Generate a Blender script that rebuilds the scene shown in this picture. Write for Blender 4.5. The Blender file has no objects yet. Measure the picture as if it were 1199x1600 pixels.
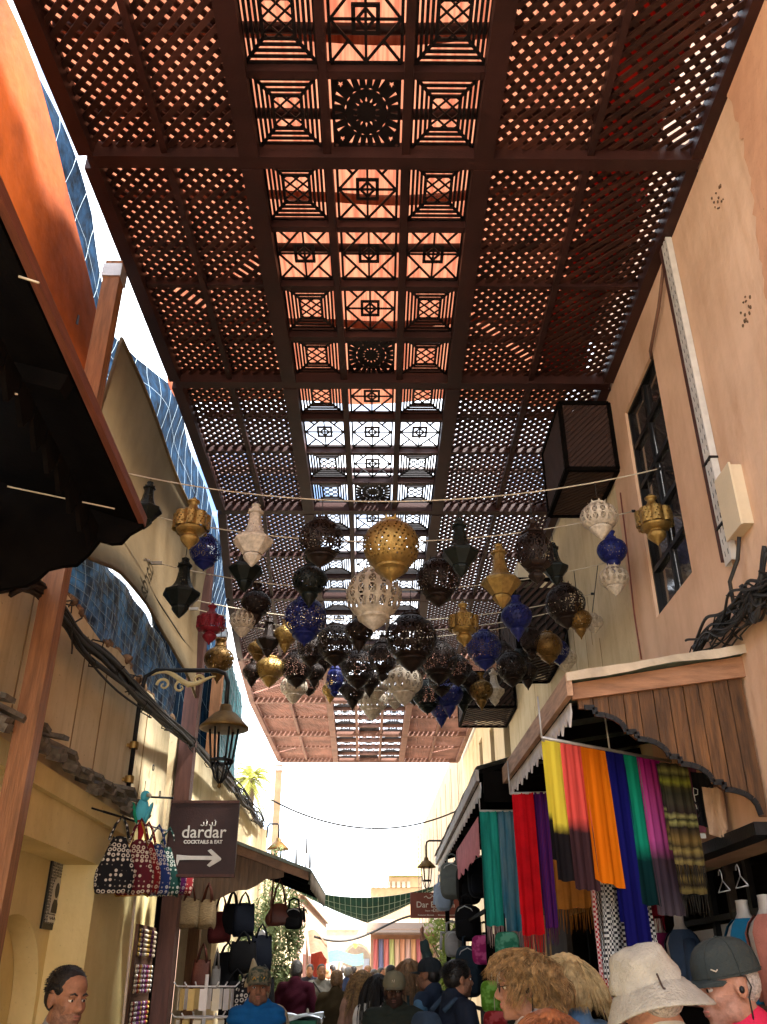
import bpy, math, random
import numpy as np
from mathutils import Vector as V, Matrix
from mathutils.geometry import tessellate_polygon
random.seed(7); rng=np.random.default_rng(5)
R=math.radians; pi=math.pi; sin=math.sin; cos=math.cos
SC=bpy.context.scene; COL=SC.collection
# ---------------------------------------------------------------- camera
EYE=V((0,0,1.65)); PITCH=R(28); YAW=R(.44); FOC=1372.
cd=bpy.data.cameras.new('camera'); cam=bpy.data.objects.new('camera',cd); COL.objects.link(cam)
cam.location=EYE; cam.rotation_euler=(R(90)+PITCH,0,-YAW)
cd.sensor_fit='VERTICAL'; cd.sensor_height=24; cd.lens=24*FOC/1600; cd.clip_start=.05; cd.clip_end=3000
SC.camera=cam; SC.render.resolution_x=767; SC.render.resolution_y=1024
# ---------------------------------------------------------------- sky, sun, exposure
SUN_EL=R(58); SUN_TO=V((-.50,.26,0)).normalized()       # the way the light travels over the ground
w=bpy.data.worlds.new('World'); SC.world=w; w.use_nodes=True
nt=w.node_tree; nt.nodes.clear(); N=nt.nodes.new; L=nt.links.new
sky=N('ShaderNodeTexSky'); sky.sky_type='NISHITA'; sky.sun_disc=False; sky.sun_elevation=SUN_EL
sky.sun_rotation=math.atan2(-SUN_TO.x,-SUN_TO.y); sky.dust_density=.4; sky.air_density=.8
tc=N('ShaderNodeTexCoord'); mp=N('ShaderNodeMapping'); mp.inputs['Scale'].default_value=(1.5,1.5,4.5)
nz=N('ShaderNodeTexNoise'); nz.inputs['Scale'].default_value=2.2; nz.inputs['Detail'].default_value=8; nz.inputs['Roughness'].default_value=.6
rp=N('ShaderNodeValToRGB'); rp.color_ramp.elements[0].position=.34; rp.color_ramp.elements[1].position=.56
mx=N('ShaderNodeMixRGB'); mx.inputs[2].default_value=(7.4,7.8,8.4,1)
bg=N('ShaderNodeBackground'); bg.inputs['Strength'].default_value=.08; wo=N('ShaderNodeOutputWorld')
L(tc.outputs['Generated'],mp.inputs[0]); L(mp.outputs[0],nz.inputs['Vector']); L(nz.outputs['Fac'],rp.inputs[0])
L(rp.outputs[0],mx.inputs[0]); L(sky.outputs[0],mx.inputs[1]); L(mx.outputs[0],bg.inputs[0]); L(bg.outputs[0],wo.inputs[0])
sl=bpy.data.lights.new('sun','SUN'); sl.energy=5.0; sl.angle=R(9); sl.color=(1,.965,.91)
so=bpy.data.objects.new('sun',sl); COL.objects.link(so); so.location=(0,-10,30)
so.rotation_euler=V((SUN_TO.x*cos(SUN_EL),SUN_TO.y*cos(SUN_EL),-sin(SUN_EL))).to_track_quat('-Z','Y').to_euler()
vs=SC.view_settings; vs.view_transform='Standard'; vs.look='None'; vs.gamma=1; vs.use_curve_mapping=False; vs.exposure=3.2

def U(px,py,X=None,Y=None,Z=None):
    "point of the place measured from the photograph, on the given plane"
    x=(px-600)/FOC; y=(800-py)/FOC
    a=cos(PITCH)-y*sin(PITCH); d=V((x*cos(YAW)+a*sin(YAW), a*cos(YAW)-x*sin(YAW), sin(PITCH)+y*cos(PITCH)))
    t=X/d.x if X is not None else Y/d.y if Y is not None else (Z-EYE.z)/d.z
    return EYE+t*d
# ---------------------------------------------------------------- materials
MATS={}
def mat(name,col,rough=.7,metal=0,var=.15,scale=6,bump=.15,bscale=60,stretch=(1,1,1),col2=None,spec=.3,coords='Object',f2=.5,contrast=(.3,.7),sheen=0,trans=0):
    if name in MATS: return MATS[name]
    m=bpy.data.materials.new(name); m.use_nodes=True; t=m.node_tree; n=t.nodes; l=t.links.new; b=n['Principled BSDF']
    tc=n.new('ShaderNodeTexCoord'); mp=n.new('ShaderNodeMapping'); mp.inputs['Scale'].default_value=stretch; l(tc.outputs[coords],mp.inputs[0])
    a=n.new('ShaderNodeTexNoise'); a.inputs['Scale'].default_value=scale; a.inputs['Detail'].default_value=5; a.inputs['Roughness'].default_value=.6
    l(mp.outputs[0],a.inputs['Vector'])
    r=n.new('ShaderNodeValToRGB'); e=r.color_ramp.elements; e[0].position,e[1].position=contrast
    c1=[max(0,c*(1-var)) for c in col]; c2=[min(1,c*(1+var)) for c in col] if col2 is None else col2
    e[0].color=(*c1,1); e[1].color=(*c2,1); l(a.outputs['Fac'],r.inputs[0]); l(r.outputs[0],b.inputs['Base Color'])
    b.inputs['Roughness'].default_value=rough; b.inputs['Metallic'].default_value=metal; b.inputs['Specular IOR Level'].default_value=spec
    if sheen: b.inputs['Sheen Weight'].default_value=sheen
    if bump:
        g=n.new('ShaderNodeTexNoise'); g.inputs['Scale'].default_value=bscale; g.inputs['Detail'].default_value=4; l(mp.outputs[0],g.inputs['Vector'])
        u=n.new('ShaderNodeBump'); u.inputs['Strength'].default_value=bump; u.inputs['Distance'].default_value=.02; l(g.outputs['Fac'],u.inputs['Height']); l(u.outputs[0],b.inputs['Normal'])
    if trans:
        tr=n.new('ShaderNodeBsdfTranslucent'); l(r.outputs[0],tr.inputs[0]); ms=n.new('ShaderNodeMixShader'); ms.inputs[0].default_value=trans
        l(b.outputs[0],ms.inputs[1]); l(tr.outputs[0],ms.inputs[2]); l(ms.outputs[0],n['Material Output'].inputs[0])
    MATS[name]=m; return m
def plaster(name,col,col2,stain,rough=.92,streak=.3,spots=1):
    m=mat(name,col,rough,var=.12,scale=1.6,col2=col2,bump=.45,bscale=11,stretch=(1,1,.7),spec=.08); t=m.node_tree; n=t.nodes; l=t.links.new; b=n['Principled BSDF']
    base=b.inputs['Base Color'].links[0].from_socket; tc=n.new('ShaderNodeTexCoord')
    def layer(scale,st,lo,hi,colr,fac,prev,detail=6):
        mp=n.new('ShaderNodeMapping'); mp.inputs['Scale'].default_value=st; l(tc.outputs['Object'],mp.inputs[0]); a=n.new('ShaderNodeTexNoise'); a.inputs['Scale'].default_value=scale; a.inputs['Detail'].default_value=detail; a.inputs['Roughness'].default_value=.65; l(mp.outputs[0],a.inputs['Vector'])
        r=n.new('ShaderNodeMapRange'); r.inputs['From Min'].default_value=lo; r.inputs['From Max'].default_value=hi; r.inputs['To Max'].default_value=fac; l(a.outputs['Fac'],r.inputs['Value'])
        x=n.new('ShaderNodeMixRGB'); l(r.outputs[0],x.inputs[0]); l(prev,x.inputs[1]); x.inputs[2].default_value=(*colr,1); return x.outputs[0]
    o=layer(1.1,(1,1,1),.48,.72,tuple(c*1.12 for c in col2),.6,base); o=layer(7,(1,1,.07),.50,.75,stain,streak,o); o=layer(3.2,(1,1,.5),.56,.74,stain,.42,o,10)
    if spots: o=layer(34,(1,1,1),.66,.72,tuple(c*.5 for c in stain),.45,o,3)
    l(o,b.inputs['Base Color']); return m
def ramp_mat(name,stops,axis=2,rough=.8,coords='Generated',mode='LINEAR',trans=.25,noise=.05):
    "colour bands along one axis of the object itself (dip-dyed or woven cloth)"
    m=bpy.data.materials.new(name); m.use_nodes=True; t=m.node_tree; n=t.nodes; l=t.links.new; b=n['Principled BSDF']; b.inputs['Roughness'].default_value=rough; b.inputs['Specular IOR Level'].default_value=.1
    tc=n.new('ShaderNodeTexCoord'); sp=n.new('ShaderNodeSeparateXYZ'); l(tc.outputs[coords],sp.inputs[0])
    nz=n.new('ShaderNodeTexNoise'); nz.inputs['Scale'].default_value=25; l(tc.outputs['Object'],nz.inputs['Vector'])
    ma=n.new('ShaderNodeMath'); ma.operation='MULTIPLY_ADD'; ma.inputs[1].default_value=noise; l(nz.outputs['Fac'],ma.inputs[0]); l(sp.outputs[axis],ma.inputs[2])
    r=n.new('ShaderNodeValToRGB'); r.color_ramp.interpolation=mode; e=r.color_ramp.elements
    while len(e)<len(stops): e.new(.5)
    for k,(p,c) in enumerate(stops): e[k].position=p; e[k].color=(*c,1)
    l(ma.outputs[0],r.inputs[0]); l(r.outputs[0],b.inputs['Base Color'])
    if trans:
        tr=n.new('ShaderNodeBsdfTranslucent'); l(r.outputs[0],tr.inputs[0]); ms=n.new('ShaderNodeMixShader'); ms.inputs[0].default_value=trans
        l(b.outputs[0],ms.inputs[1]); l(tr.outputs[0],ms.inputs[2]); l(ms.outputs[0],n['Material Output'].inputs[0])
    MATS[name]=m; return m
def tex_mat(name,kind,c1,c2,scale,lo=.4,hi=.6,rough=.8,stretch=(1,1,1),coords='Object',trans=0,distort=0):
    m=bpy.data.materials.new(name); m.use_nodes=True; t=m.node_tree; n=t.nodes; l=t.links.new; b=n['Principled BSDF']; b.inputs['Roughness'].default_value=rough; b.inputs['Specular IOR Level'].default_value=.15
    tc=n.new('ShaderNodeTexCoord'); mp=n.new('ShaderNodeMapping'); mp.inputs['Scale'].default_value=stretch; l(tc.outputs[coords],mp.inputs[0])
    if kind=='ring':
        a=n.new('ShaderNodeTexVoronoi'); a.inputs['Scale'].default_value=scale; a.inputs['Randomness'].default_value=.25; l(mp.outputs[0],a.inputs['Vector'])
        s=n.new('ShaderNodeMath'); s.operation='SUBTRACT'; s.inputs[1].default_value=.33; l(a.outputs['Distance'],s.inputs[0])
        q=n.new('ShaderNodeMath'); q.operation='ABSOLUTE'; l(s.outputs[0],q.inputs[0]); out=q.outputs[0]
    elif kind=='wave':
        a=n.new('ShaderNodeTexWave'); a.inputs['Scale'].default_value=scale; a.inputs['Distortion'].default_value=distort; l(mp.outputs[0],a.inputs['Vector']); out=a.outputs['Fac']
    elif kind=='check':
        a=n.new('ShaderNodeTexChecker'); a.inputs['Scale'].default_value=scale; l(mp.outputs[0],a.inputs['Vector']); out=a.outputs['Fac']
    else:
        a=n.new('ShaderNodeTexNoise'); a.inputs['Scale'].default_value=scale; l(mp.outputs[0],a.inputs['Vector']); out=a.outputs['Fac']
    r=n.new('ShaderNodeValToRGB'); e=r.color_ramp.elements; e[0].position=lo; e[1].position=hi; e[0].color=(*c1,1); e[1].color=(*c2,1)
    l(out,r.inputs[0]); l(r.outputs[0],b.inputs['Base Color'])
    if trans:
        tr=n.new('ShaderNodeBsdfTranslucent'); l(r.outputs[0],tr.inputs[0]); ms=n.new('ShaderNodeMixShader'); ms.inputs[0].default_value=trans
        l(b.outputs[0],ms.inputs[1]); l(tr.outputs[0],ms.inputs[2]); l(ms.outputs[0],n['Material Output'].inputs[0])
    MATS[name]=m; return m
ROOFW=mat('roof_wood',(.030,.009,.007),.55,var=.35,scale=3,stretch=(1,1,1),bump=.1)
ROOFW2=mat('lit_roof_wood',(.17,.085,.062),.6,var=.3,scale=3)  # lighter copy of roof_wood: bounced light on the far bays painted in
SLATW2=mat('lit_slat_wood',(.20,.095,.068),.6,var=.4,scale=2.5)  # same for the far slats, light from below put into the colour
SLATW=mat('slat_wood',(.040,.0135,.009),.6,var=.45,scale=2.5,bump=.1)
def vary(m,lo=.6,hi=1.5):
    t=m.node_tree; b=t.nodes['Principled BSDF']; src=b.inputs['Base Color'].links[0].from_socket; oi=t.nodes.new('ShaderNodeObjectInfo'); r=t.nodes.new('ShaderNodeMapRange'); r.inputs['To Min'].default_value=lo; r.inputs['To Max'].default_value=hi
    x=t.nodes.new('ShaderNodeMixRGB'); x.blend_type='MULTIPLY'; x.inputs[0].default_value=1; t.links.new(oi.outputs['Random'],r.inputs['Value']); t.links.new(src,x.inputs[1]); t.links.new(r.outputs[0],x.inputs[2]); t.links.new(x.outputs[0],b.inputs['Base Color'])
vary(SLATW)
FRET=mat('fret_metal',(.008,.005,.005),.5,var=.2)
POSTW=mat('post_wood',(.27,.125,.055),.55,var=.35,scale=9,stretch=(4,4,.35),bump=.3,bscale=30)
PLANK=mat('plank_wood',(.105,.045,.014),.55,var=.6,scale=7,stretch=(5,5,.5),bump=.25,bscale=24)
FASC=mat('fascia_wood',(.30,.15,.08),.6,var=.3,scale=8,stretch=(.6,4,4),bump=.2)
REDW=mat('red_fascia_wood',(.14,.046,.028),.6,var=.3,scale=9,stretch=(4,.4,4),bump=.2)
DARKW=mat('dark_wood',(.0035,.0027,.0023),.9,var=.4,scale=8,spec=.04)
BRNW=mat('brown_post',(.075,.030,.022),.6,var=.3,scale=8,stretch=(4,4,.4))
PEACH=plaster('peach_plaster',(.66,.42,.27),(.76,.52,.36),(.46,.25,.14),spots=0)
CREAM=plaster('cream_plaster',(.62,.49,.29),(.70,.58,.38),(.40,.27,.13),streak=.5)
PINKP=plaster('pink_plaster',(.58,.30,.18),(.64,.36,.22),(.45,.20,.11),streak=.15)
TAN=plaster('tan_wall',(.70,.56,.33),(.78,.65,.42),(.36,.25,.12),streak=.55)
YELL=plaster('yellow_plaster',(.82,.65,.28),(.86,.71,.35),(.62,.46,.22),streak=.15)
STONE=mat('stone',(.28,.20,.14),.9,var=.3,scale=8,bump=.5)
TILE=mat('grey_tile',(.14,.125,.10),.8,var=.5,scale=14,bump=.4)
BLK=mat('black_metal',(.006,.006,.0065),.45,var=.2)
GREYM=mat('grey_metal',(.45,.45,.44),.45,metal=.5,var=.15)
GOLD=mat('gold_metal',(.38,.245,.075),.38,metal=.75,var=.3,scale=9,bump=.3,bscale=90)
WHITE=mat('white_paint',(.52,.45,.35),.6,var=.35,scale=9)
BLUEP=mat('blue_paint',(.008,.014,.11),.5,var=.4,scale=7)
REDP=mat('red_paint',(.20,.012,.022),.45,var=.3,scale=8)
BROWNM=mat('dark_brown_metal',(.017,.009,.006),.45,metal=.3,var=.5,scale=8,bump=.3,bscale=90)
GREENM=mat('green_black_metal',(.007,.010,.008),.45,metal=.2,var=.5,scale=8)
BRONZE=mat('bronze_metal',(.16,.09,.025),.45,metal=.6,var=.4,scale=9)
LCOL={'black':GREENM,'brown':BROWNM,'gold':GOLD,'white':WHITE,'blue':BLUEP,'red':REDP,'bronze':BRONZE}
CORD=mat('pale_cord',(.55,.48,.36),.8); CABLE=mat('black_cable',(.02,.018,.016),.6,var=.4)
CANVAS=mat('beige_canvas',(.20,.145,.078),.85,var=.14,scale=3,bump=.2,bscale=20,trans=.35)
ORANGE=mat('orange_cloth',(.28,.055,.008),.8,var=.3,scale=3,bump=.5,bscale=7,trans=.45)
NET=mat('blue_net',(.0015,.006,.014),.8,var=.9,scale=7,col2=(.005,.020,.045),bump=.4,bscale=14,spec=.03,trans=.05)
NETB=mat('sunlit_blue_net',(.004,.022,.06),.4,var=.8,scale=5,col2=(.05,.15,.28),bump=.8,bscale=11,spec=.4,contrast=(.42,.75),trans=.15)  # brighter net copy, pale patches paint sun highlights into its colour
NETL=mat('net_line',(.22,.28,.32),.7)
GREENN=mat('green_net',(.010,.040,.025),.7,var=.4,scale=3,trans=.25)
LEATH=mat('brown_leather',(.085,.022,.012),.5,var=.3); STRAW=mat('straw',(.20,.14,.07),.8,var=.35,scale=30,stretch=(1,1,4),bump=.6,bscale=40)
def cloth(name,c,**k): return mat(name,c,.85,var=k.pop('var',.18),scale=k.pop('scale',7),bump=.25,bscale=120,spec=.1,**k)
# ---------------------------------------------------------------- mesh building
class MB:
    def __init__(s): s.v=[]; s.f=[]; s.sm=[]
    def add(s,vs,fs,smooth=False):
        o=len(s.v); s.v.extend(tuple(p) for p in vs); s.f.extend(tuple(i+o for i in f) for f in fs); s.sm.extend([smooth]*len(fs)); return s
    def box(s,c,d,rot=None):
        x,y,z=(a/2 for a in d); P=[V((i*x,j*y,k*z)) for k in(-1,1) for j in(-1,1) for i in(-1,1)]
        if rot is not None: P=[rot@p for p in P]
        c=V(c); return s.add([c+p for p in P],[(0,2,3,1),(4,5,7,6),(0,1,5,4),(2,6,7,3),(0,4,6,2),(1,3,7,5)])
    def bb(s,a,b): return s.box([(p+q)/2 for p,q in zip(a,b)],[abs(p-q) for p,q in zip(a,b)])
    def bar(s,p,q,wd,h,up=(0,0,1)):
        p=V(p);q=V(q);d=(q-p).normalized(); up=V(up)
        if abs(d.dot(up))>.98: up=V((0,1,0))
        a=d.cross(up).normalized()*wd/2; b=a.cross(d).normalized()*h/2
        return s.add([p-a-b,p+a-b,p-a+b,p+a+b,q-a-b,q+a-b,q-a+b,q+a+b],[(0,1,3,2),(4,6,7,5),(0,4,5,1),(2,3,7,6),(0,2,6,4),(1,5,7,3)])
    def tube(s,pts,r,n=6,smooth=True):
        pts=[V(p) for p in pts]; m=len(pts); rs=r if isinstance(r,(list,tuple)) else [r]*m; vs=[]; fs=[]; pa=None
        for i,p in enumerate(pts):
            d=(pts[min(i+1,m-1)]-pts[max(i-1,0)])
            d=d.normalized() if d.length>1e-9 else V((0,0,1))
            if pa is None: pa=d.orthogonal().normalized()
            a=(pa-d*pa.dot(d)); a=a.normalized() if a.length>1e-6 else d.orthogonal().normalized(); pa=a; b=d.cross(a)
            vs+=[p+(a*cos(2*pi*k/n)+b*sin(2*pi*k/n))*rs[i] for k in range(n)]
        for i in range(m-1):
            for k in range(n): fs.append((i*n+k,i*n+(k+1)%n,(i+1)*n+(k+1)%n,(i+1)*n+k))
        fs.append(tuple(range(n-1,-1,-1))); fs.append(tuple((m-1)*n+k for k in range(n)))
        return s.add(vs,fs,smooth)
    def lathe(s,prof,n=24,c=(0,0,0),smooth=True,rad=None,mask=None,rot=None):
        vs=[];fs=[];m=len(prof)
        for r,z in prof:
            for k in range(n):
                t=2*pi*k/n; q=r*(rad(t) if rad else 1); p=V((q*cos(t),q*sin(t),z)); vs.append((rot@p if rot is not None else p)+V(c))
        for j in range(m-1):
            for k in range(n):
                if mask and mask(k,j): continue
                fs.append((j*n+k,j*n+(k+1)%n,(j+1)*n+(k+1)%n,(j+1)*n+k))
        return s.add(vs,fs,smooth)
    def ell(s,c,r,nu=16,nv=10,e=1.,rot=None):
        pw=lambda a:math.copysign(abs(a)**e,a); vs=[];fs=[]
        for j in range(nv+1):
            a=-pi/2+pi*j/nv
            for k in range(nu):
                t=2*pi*k/nu; p=V((r[0]*pw(cos(a))*pw(cos(t)),r[1]*pw(cos(a))*pw(sin(t)),r[2]*pw(sin(a)))); vs.append((rot@p if rot is not None else p)+V(c))
        for j in range(nv):
            for k in range(nu): fs.append((j*nu+k,j*nu+(k+1)%nu,(j+1)*nu+(k+1)%nu,(j+1)*nu+k))
        return s.add(vs,fs,True)
    def grid(s,fn,nu,nv,smooth=True):
        vs=[fn(i/nu,j/nv) for j in range(nv+1) for i in range(nu+1)]; q=nu+1
        return s.add(vs,[(j*q+i,j*q+i+1,(j+1)*q+i+1,(j+1)*q+i) for j in range(nv) for i in range(nu)],smooth)
    def prism(s,loops,d,fr):
        "outline with holes, thickness d; fr(a,b,c) places it"
        fl=[p for l in loops for p in l]; n=len(fl); tr=tessellate_polygon([[V((a,b,0)) for a,b in l] for l in loops])
        vs=[fr(a,b,0) for a,b in fl]+[fr(a,b,d) for a,b in fl]; fs=[tuple(t) for t in tr]+[tuple(i+n for i in reversed(t)) for t in tr]
        o=0
        for l in loops:
            m=len(l)
            for i in range(m): fs.append((o+i,o+(i+1)%m,n+o+(i+1)%m,n+o+i))
            o+=m
        return s.add(vs,fs)
    def mesh(s,name,m=None):
        me=bpy.data.meshes.new(name); me.from_pydata([tuple(p) for p in s.v],[],s.f); me.polygons.foreach_set('use_smooth',s.sm)
        if m: me.materials.append(m)
        me.update(); return me
    def build(s,name,m,parent=None,loc=None):
        return obj(name,s.mesh(name,m),parent,loc)
def obj(name,me,parent=None,loc=None):
    o=bpy.data.objects.new(name,me); COL.objects.link(o)
    if parent: o.parent=parent
    if loc is not None: o.location=loc
    return o
def tag(o,label=None,cat=None,group=None,kind=None):
    if label: o['label']=label
    if cat: o['category']=cat
    if group: o['group']=group
    if kind: o['kind']=kind
    return o
def thing(name,label,cat,loc=(0,0,0),rz=0,group=None):
    o=obj(name,None,None,loc); o.rotation_euler.z=rz; return tag(o,label,cat,group)
def struct(name,mb,m): return tag(mb.build(name,m),kind='structure')
XZ=lambda y:(lambda a,b,c:V((a,y+c,b)))      # outline in X,Z, thickness along Y
YZ=lambda x:(lambda a,b,c:V((x+c,a,b)))      # outline in Y,Z, thickness along X
def text(name,s,size,fr,m,parent=None,ext=.002,align='CENTER',bold=0):
    c=bpy.data.curves.new(name,'FONT'); c.body=s; c.size=size; c.align_x=align; c.align_y='CENTER'; c.extrude=ext; c.offset=bold; c.resolution_u=3
    t=bpy.data.objects.new(name,c); COL.objects.link(t); me=bpy.data.meshes.new_from_object(t.evaluated_get(bpy.context.evaluated_depsgraph_get()))
    bpy.data.objects.remove(t); bpy.data.curves.remove(c)
    for v in me.vertices: v.co=fr(*v.co)
    me.materials.clear(); me.materials.append(m); return obj(name,me,parent)
def lerp(tab,y):
    if y<=tab[0][0]: return tab[0][1]
    for (a,b),(c,d) in zip(tab,tab[1:]):
        if y<=c: return b+(d-b)*(y-a)/(c-a)
    return tab[-1][1]
# ================================================================ ground
PAVE=mat('paving',(.42,.35,.28),.85,var=.25,scale=3,bump=.5,bscale=16)
struct('ground',MB().grid(lambda u,v:(-1500+3000*u,-1500+3000*v,0),8,8,False),PAVE)
# ================================================================ lattice roof over the alley
XL=[(3.1,-2.1),(4.2,-1.97),(6.7,-1.89),(9.25,-1.86),(11.8,-2.15),(14,-2.34),(17,-2.52),(23,-2.48)]
XA=[(3,-.9),(6.7,-.83),(9.25,-.82),(23,-1.05)]; XB=[(3,.74),(4.2,.71),(9.25,.71),(23,.63)]; XR=[(3,2.17),(9.25,2.14),(23,2.07)]
ZR=6.65; BEAMS=[-.91,1.63,4.17,6.71,9.25,11.98,14.71,17.44,20.17,22.9]
xl=lambda y:lerp(XL,y); xa=lambda y:lerp(XA,y); xb=lambda y:lerp(XB,y); xr=lambda y:lerp(XR,y)
jl=lambda y:(xl(y)*.52+xa(y)*.48); jr=lambda y:(xr(y)*.5+xb(y)*.5)
def zroof(x,y):
    return ZR
roof=thing('lattice_roof','long reddish brown wooden lattice roof with pierced metal panels spanning the alley','roof',(0,10,0))
def part(mb,name,m,parent,kind=None):
    o=mb.build(name,m,parent,tuple(-c for c in parent.location)); 
    if kind: o['kind']=kind
    return o
for i,y in enumerate(BEAMS):
    m=MB(); a,b,c,d=xl(y),jl(y),0,xr(y)
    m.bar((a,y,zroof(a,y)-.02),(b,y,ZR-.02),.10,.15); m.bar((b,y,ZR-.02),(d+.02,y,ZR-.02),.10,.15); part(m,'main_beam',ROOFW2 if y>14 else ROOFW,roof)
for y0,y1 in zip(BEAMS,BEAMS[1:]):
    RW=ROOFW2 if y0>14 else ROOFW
    ya,yb=y0+.051,y1-.051
    for f,wd,h,nm,zz in ((xl,.10,.16,'edge_beam',0),(jl,.045,.10,'joist',.0),(xa,.13,.17,'long_beam',0),(xb,.13,.17,'long_beam',0),(jr,.045,.10,'joist',0),(xr,.09,.15,'edge_beam',0)):
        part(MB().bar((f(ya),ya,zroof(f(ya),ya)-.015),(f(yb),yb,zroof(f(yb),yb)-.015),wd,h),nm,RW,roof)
    ym=(y0+y1)/2
    m=MB(); m.bar((xl(ym)+.05,ym,zroof(xl(ym),ym)+.0),(jl(ym)-.023,ym,ZR),.04,.08); m.bar((jl(ym)+.023,ym,ZR),(xa(ym)-.066,ym,ZR),.04,.08); part(m,'cross_rail',RW,roof)
    part(MB().bar((xb(ym)+.066,ym,ZR),(jr(ym)-.023,ym,ZR),.04,.08).bar((jr(ym)+.023,ym,ZR),(xr(ym)-.046,ym,ZR),.04,.08),'cross_rail',RW,roof)
    for k in (1,2):
        f=lambda y:xa(y)+(xb(y)-xa(y))*k/3
        part(MB().bar((f(ya),ya,ZR-.01),(f(yb),yb,ZR-.01),.055,.11),'divider',RW,roof)
    for k in (1,2,3):
        y=y0+(y1-y0)*k/4; m=MB(); a,b=xa(y),xb(y); c=(b-a)/3
        for q in range(3): m.bar((a+c*q+(.066 if q==0 else .028),y,ZR-.008),(a+c*(q+1)-(.066 if q==2 else .028),y,ZR-.008),.055,.10)
        part(m,'divider',RW,roof)
# pierced panels: three designs shared by all rows
def fret_square():
    m=MB(); a,b=.225,.28; bw=.020
    for f in (1,.86,.72,.58): 
        for s in (-1,1): m.bar((s*a*f,-b*f,0),(s*a*f,b*f,0),bw,.012); m.bar((-a*f-bw/2,s*b*f,.0005),(a*f+bw/2,s*b*f,.0005),bw,.0115)
    f=.44
    for s in (-1,1):
        m.bar((s*a*f,-b*f,0),(s*a*f,b*f,0),.024,.013); m.bar((-a*f,s*b*f,.0005),(a*f,s*b*f,.0005),.024,.0125)
        for t in (-1,1): m.bar((s*a,t*b,.001),(s*a*f,t*b*f,.001),.022,.010)
    for k in (-2,-1,0,1,2):
        for s in (-1,1):
            p=V((-a*f,k*b*f*.75-s*b*f*.75,.002*s)); q=V((a*f,k*b*f*.75+s*b*f*.75,.002*s)); lo,hi=-b*f,b*f; d=q-p
            t0,t1=sorted(((lo-p.y)/d.y,(hi-p.y)/d.y)); t0,t1=max(0,t0),min(1,t1)
            if t1-t0>.05: m.bar(p+d*t0,p+d*t1,.013,.008)
    return m.mesh('fret_square',FRET)
def fret_diamond():
    m=MB(); a,b=.225,.28; bw=.017
    for s in (-1,1): m.bar((s*a,-b,0),(s*a,b,0),.02,.012); m.bar((-a,s*b,.0005),(a,s*b,.0005),.02,.0115)
    for s in (-1,1):
        for t in (-1,1):
            m.bar((s*a*.97,0,.001),(0,t*b*.97,.001),bw,.010); m.bar((s*a,t*b,.0005),(s*a*.5,t*b*.5,.0005),bw,.010)
            m.bar((s*.055,0,.002),(0,t*.065,.002),.018,.009)
    m.bar((-a,0,.0015),(a,0,.0015),bw,.009); m.bar((0,-b,-.001),(0,b,-.001),bw,.009)
    for s in (-1,1): m.bar((s*.075,-.088,.003),(s*.075,.088,.003),.026,.012); m.bar((-.087,s*.085,.0035),(.087,s*.085,.0035),.026,.011)
    return m.mesh('fret_diamond',FRET)
def fret_sun():
    a,b=.235,.29; L0=[(-a,-b),(a,-b),(a,b),(-a,b)]; loops=[L0]; k=b/a*.97
    def leaf(r0,r1,wd,t): 
        c=[(r0,0),((r0+r1)/2-.01,wd),(r1,0),((r0+r1)/2-.01,-wd)]
        return [(x*cos(t)-y*sin(t),(x*sin(t)+y*cos(t))*k) for x,y in c]
    for i in range(14): loops.append(leaf(.062,.098,.008,2*pi*(i+.5)/14))
    for i in range(16):
        t=2*pi*(i+.5)/16; rx=.145; c,s=cos(t),sin(t); ln=.022
        loops.append([((rx)*c-ln*s,((rx)*s+ln*c)*k),((rx-.006)*c,((rx-.006)*s)*k),(rx*c+ln*s,(rx*s-ln*c)*k),((rx+.006)*c,((rx+.006)*s)*k)])
    for i in range(24):
        t=2*pi*i/24; r1=min(.215/max(abs(cos(t)),abs(sin(t))),.235); 
        if abs(abs(t%(pi/2))-pi/4)<.2: continue
        loops.append([(r*cos(t+o),r*sin(t+o)*k) for r,o in ((.160,0),(r1,-.05),(r1,.05))])
    for s in (-1,1):
        for q in (-1,1):
            loops.append([(s*.17+(.026 if j%2==0 else .011)*cos(pi/2+j*pi/5),q*.17*k+(.026 if j%2==0 else .011)*sin(pi/2+j*pi/5)) for j in range(10)])
            loops.append([(s*.212+dx,q*.212*k+dy) for dx,dy in ((-.014,0),(0,-.014),(.014,0),(0,.014))])
    return MB().prism(loops,.01,lambda x,y,c:V((x,y,c))).mesh('fret_sun',FRET)
FR={'S':fret_square(),'D':fret_diamond(),'O':fret_sun()}
for y0,y1 in zip(BEAMS,BEAMS[1:]):
    for r,row in enumerate(('SDS','DDD','SDS','SOS')):
        y=y0+(y1-y0)*(r+.5)/4
        for q in range(3):
            a=xa(y)+.03;b=xb(y)-.03; o=obj('fret_panel',FR[row[q]],roof,(a+(b-a)*(q+.5)/3,y-10,ZR+.012)); o.scale=((b-a-.14)/3/.49,(y1-y0)/4/.635,1)
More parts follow.
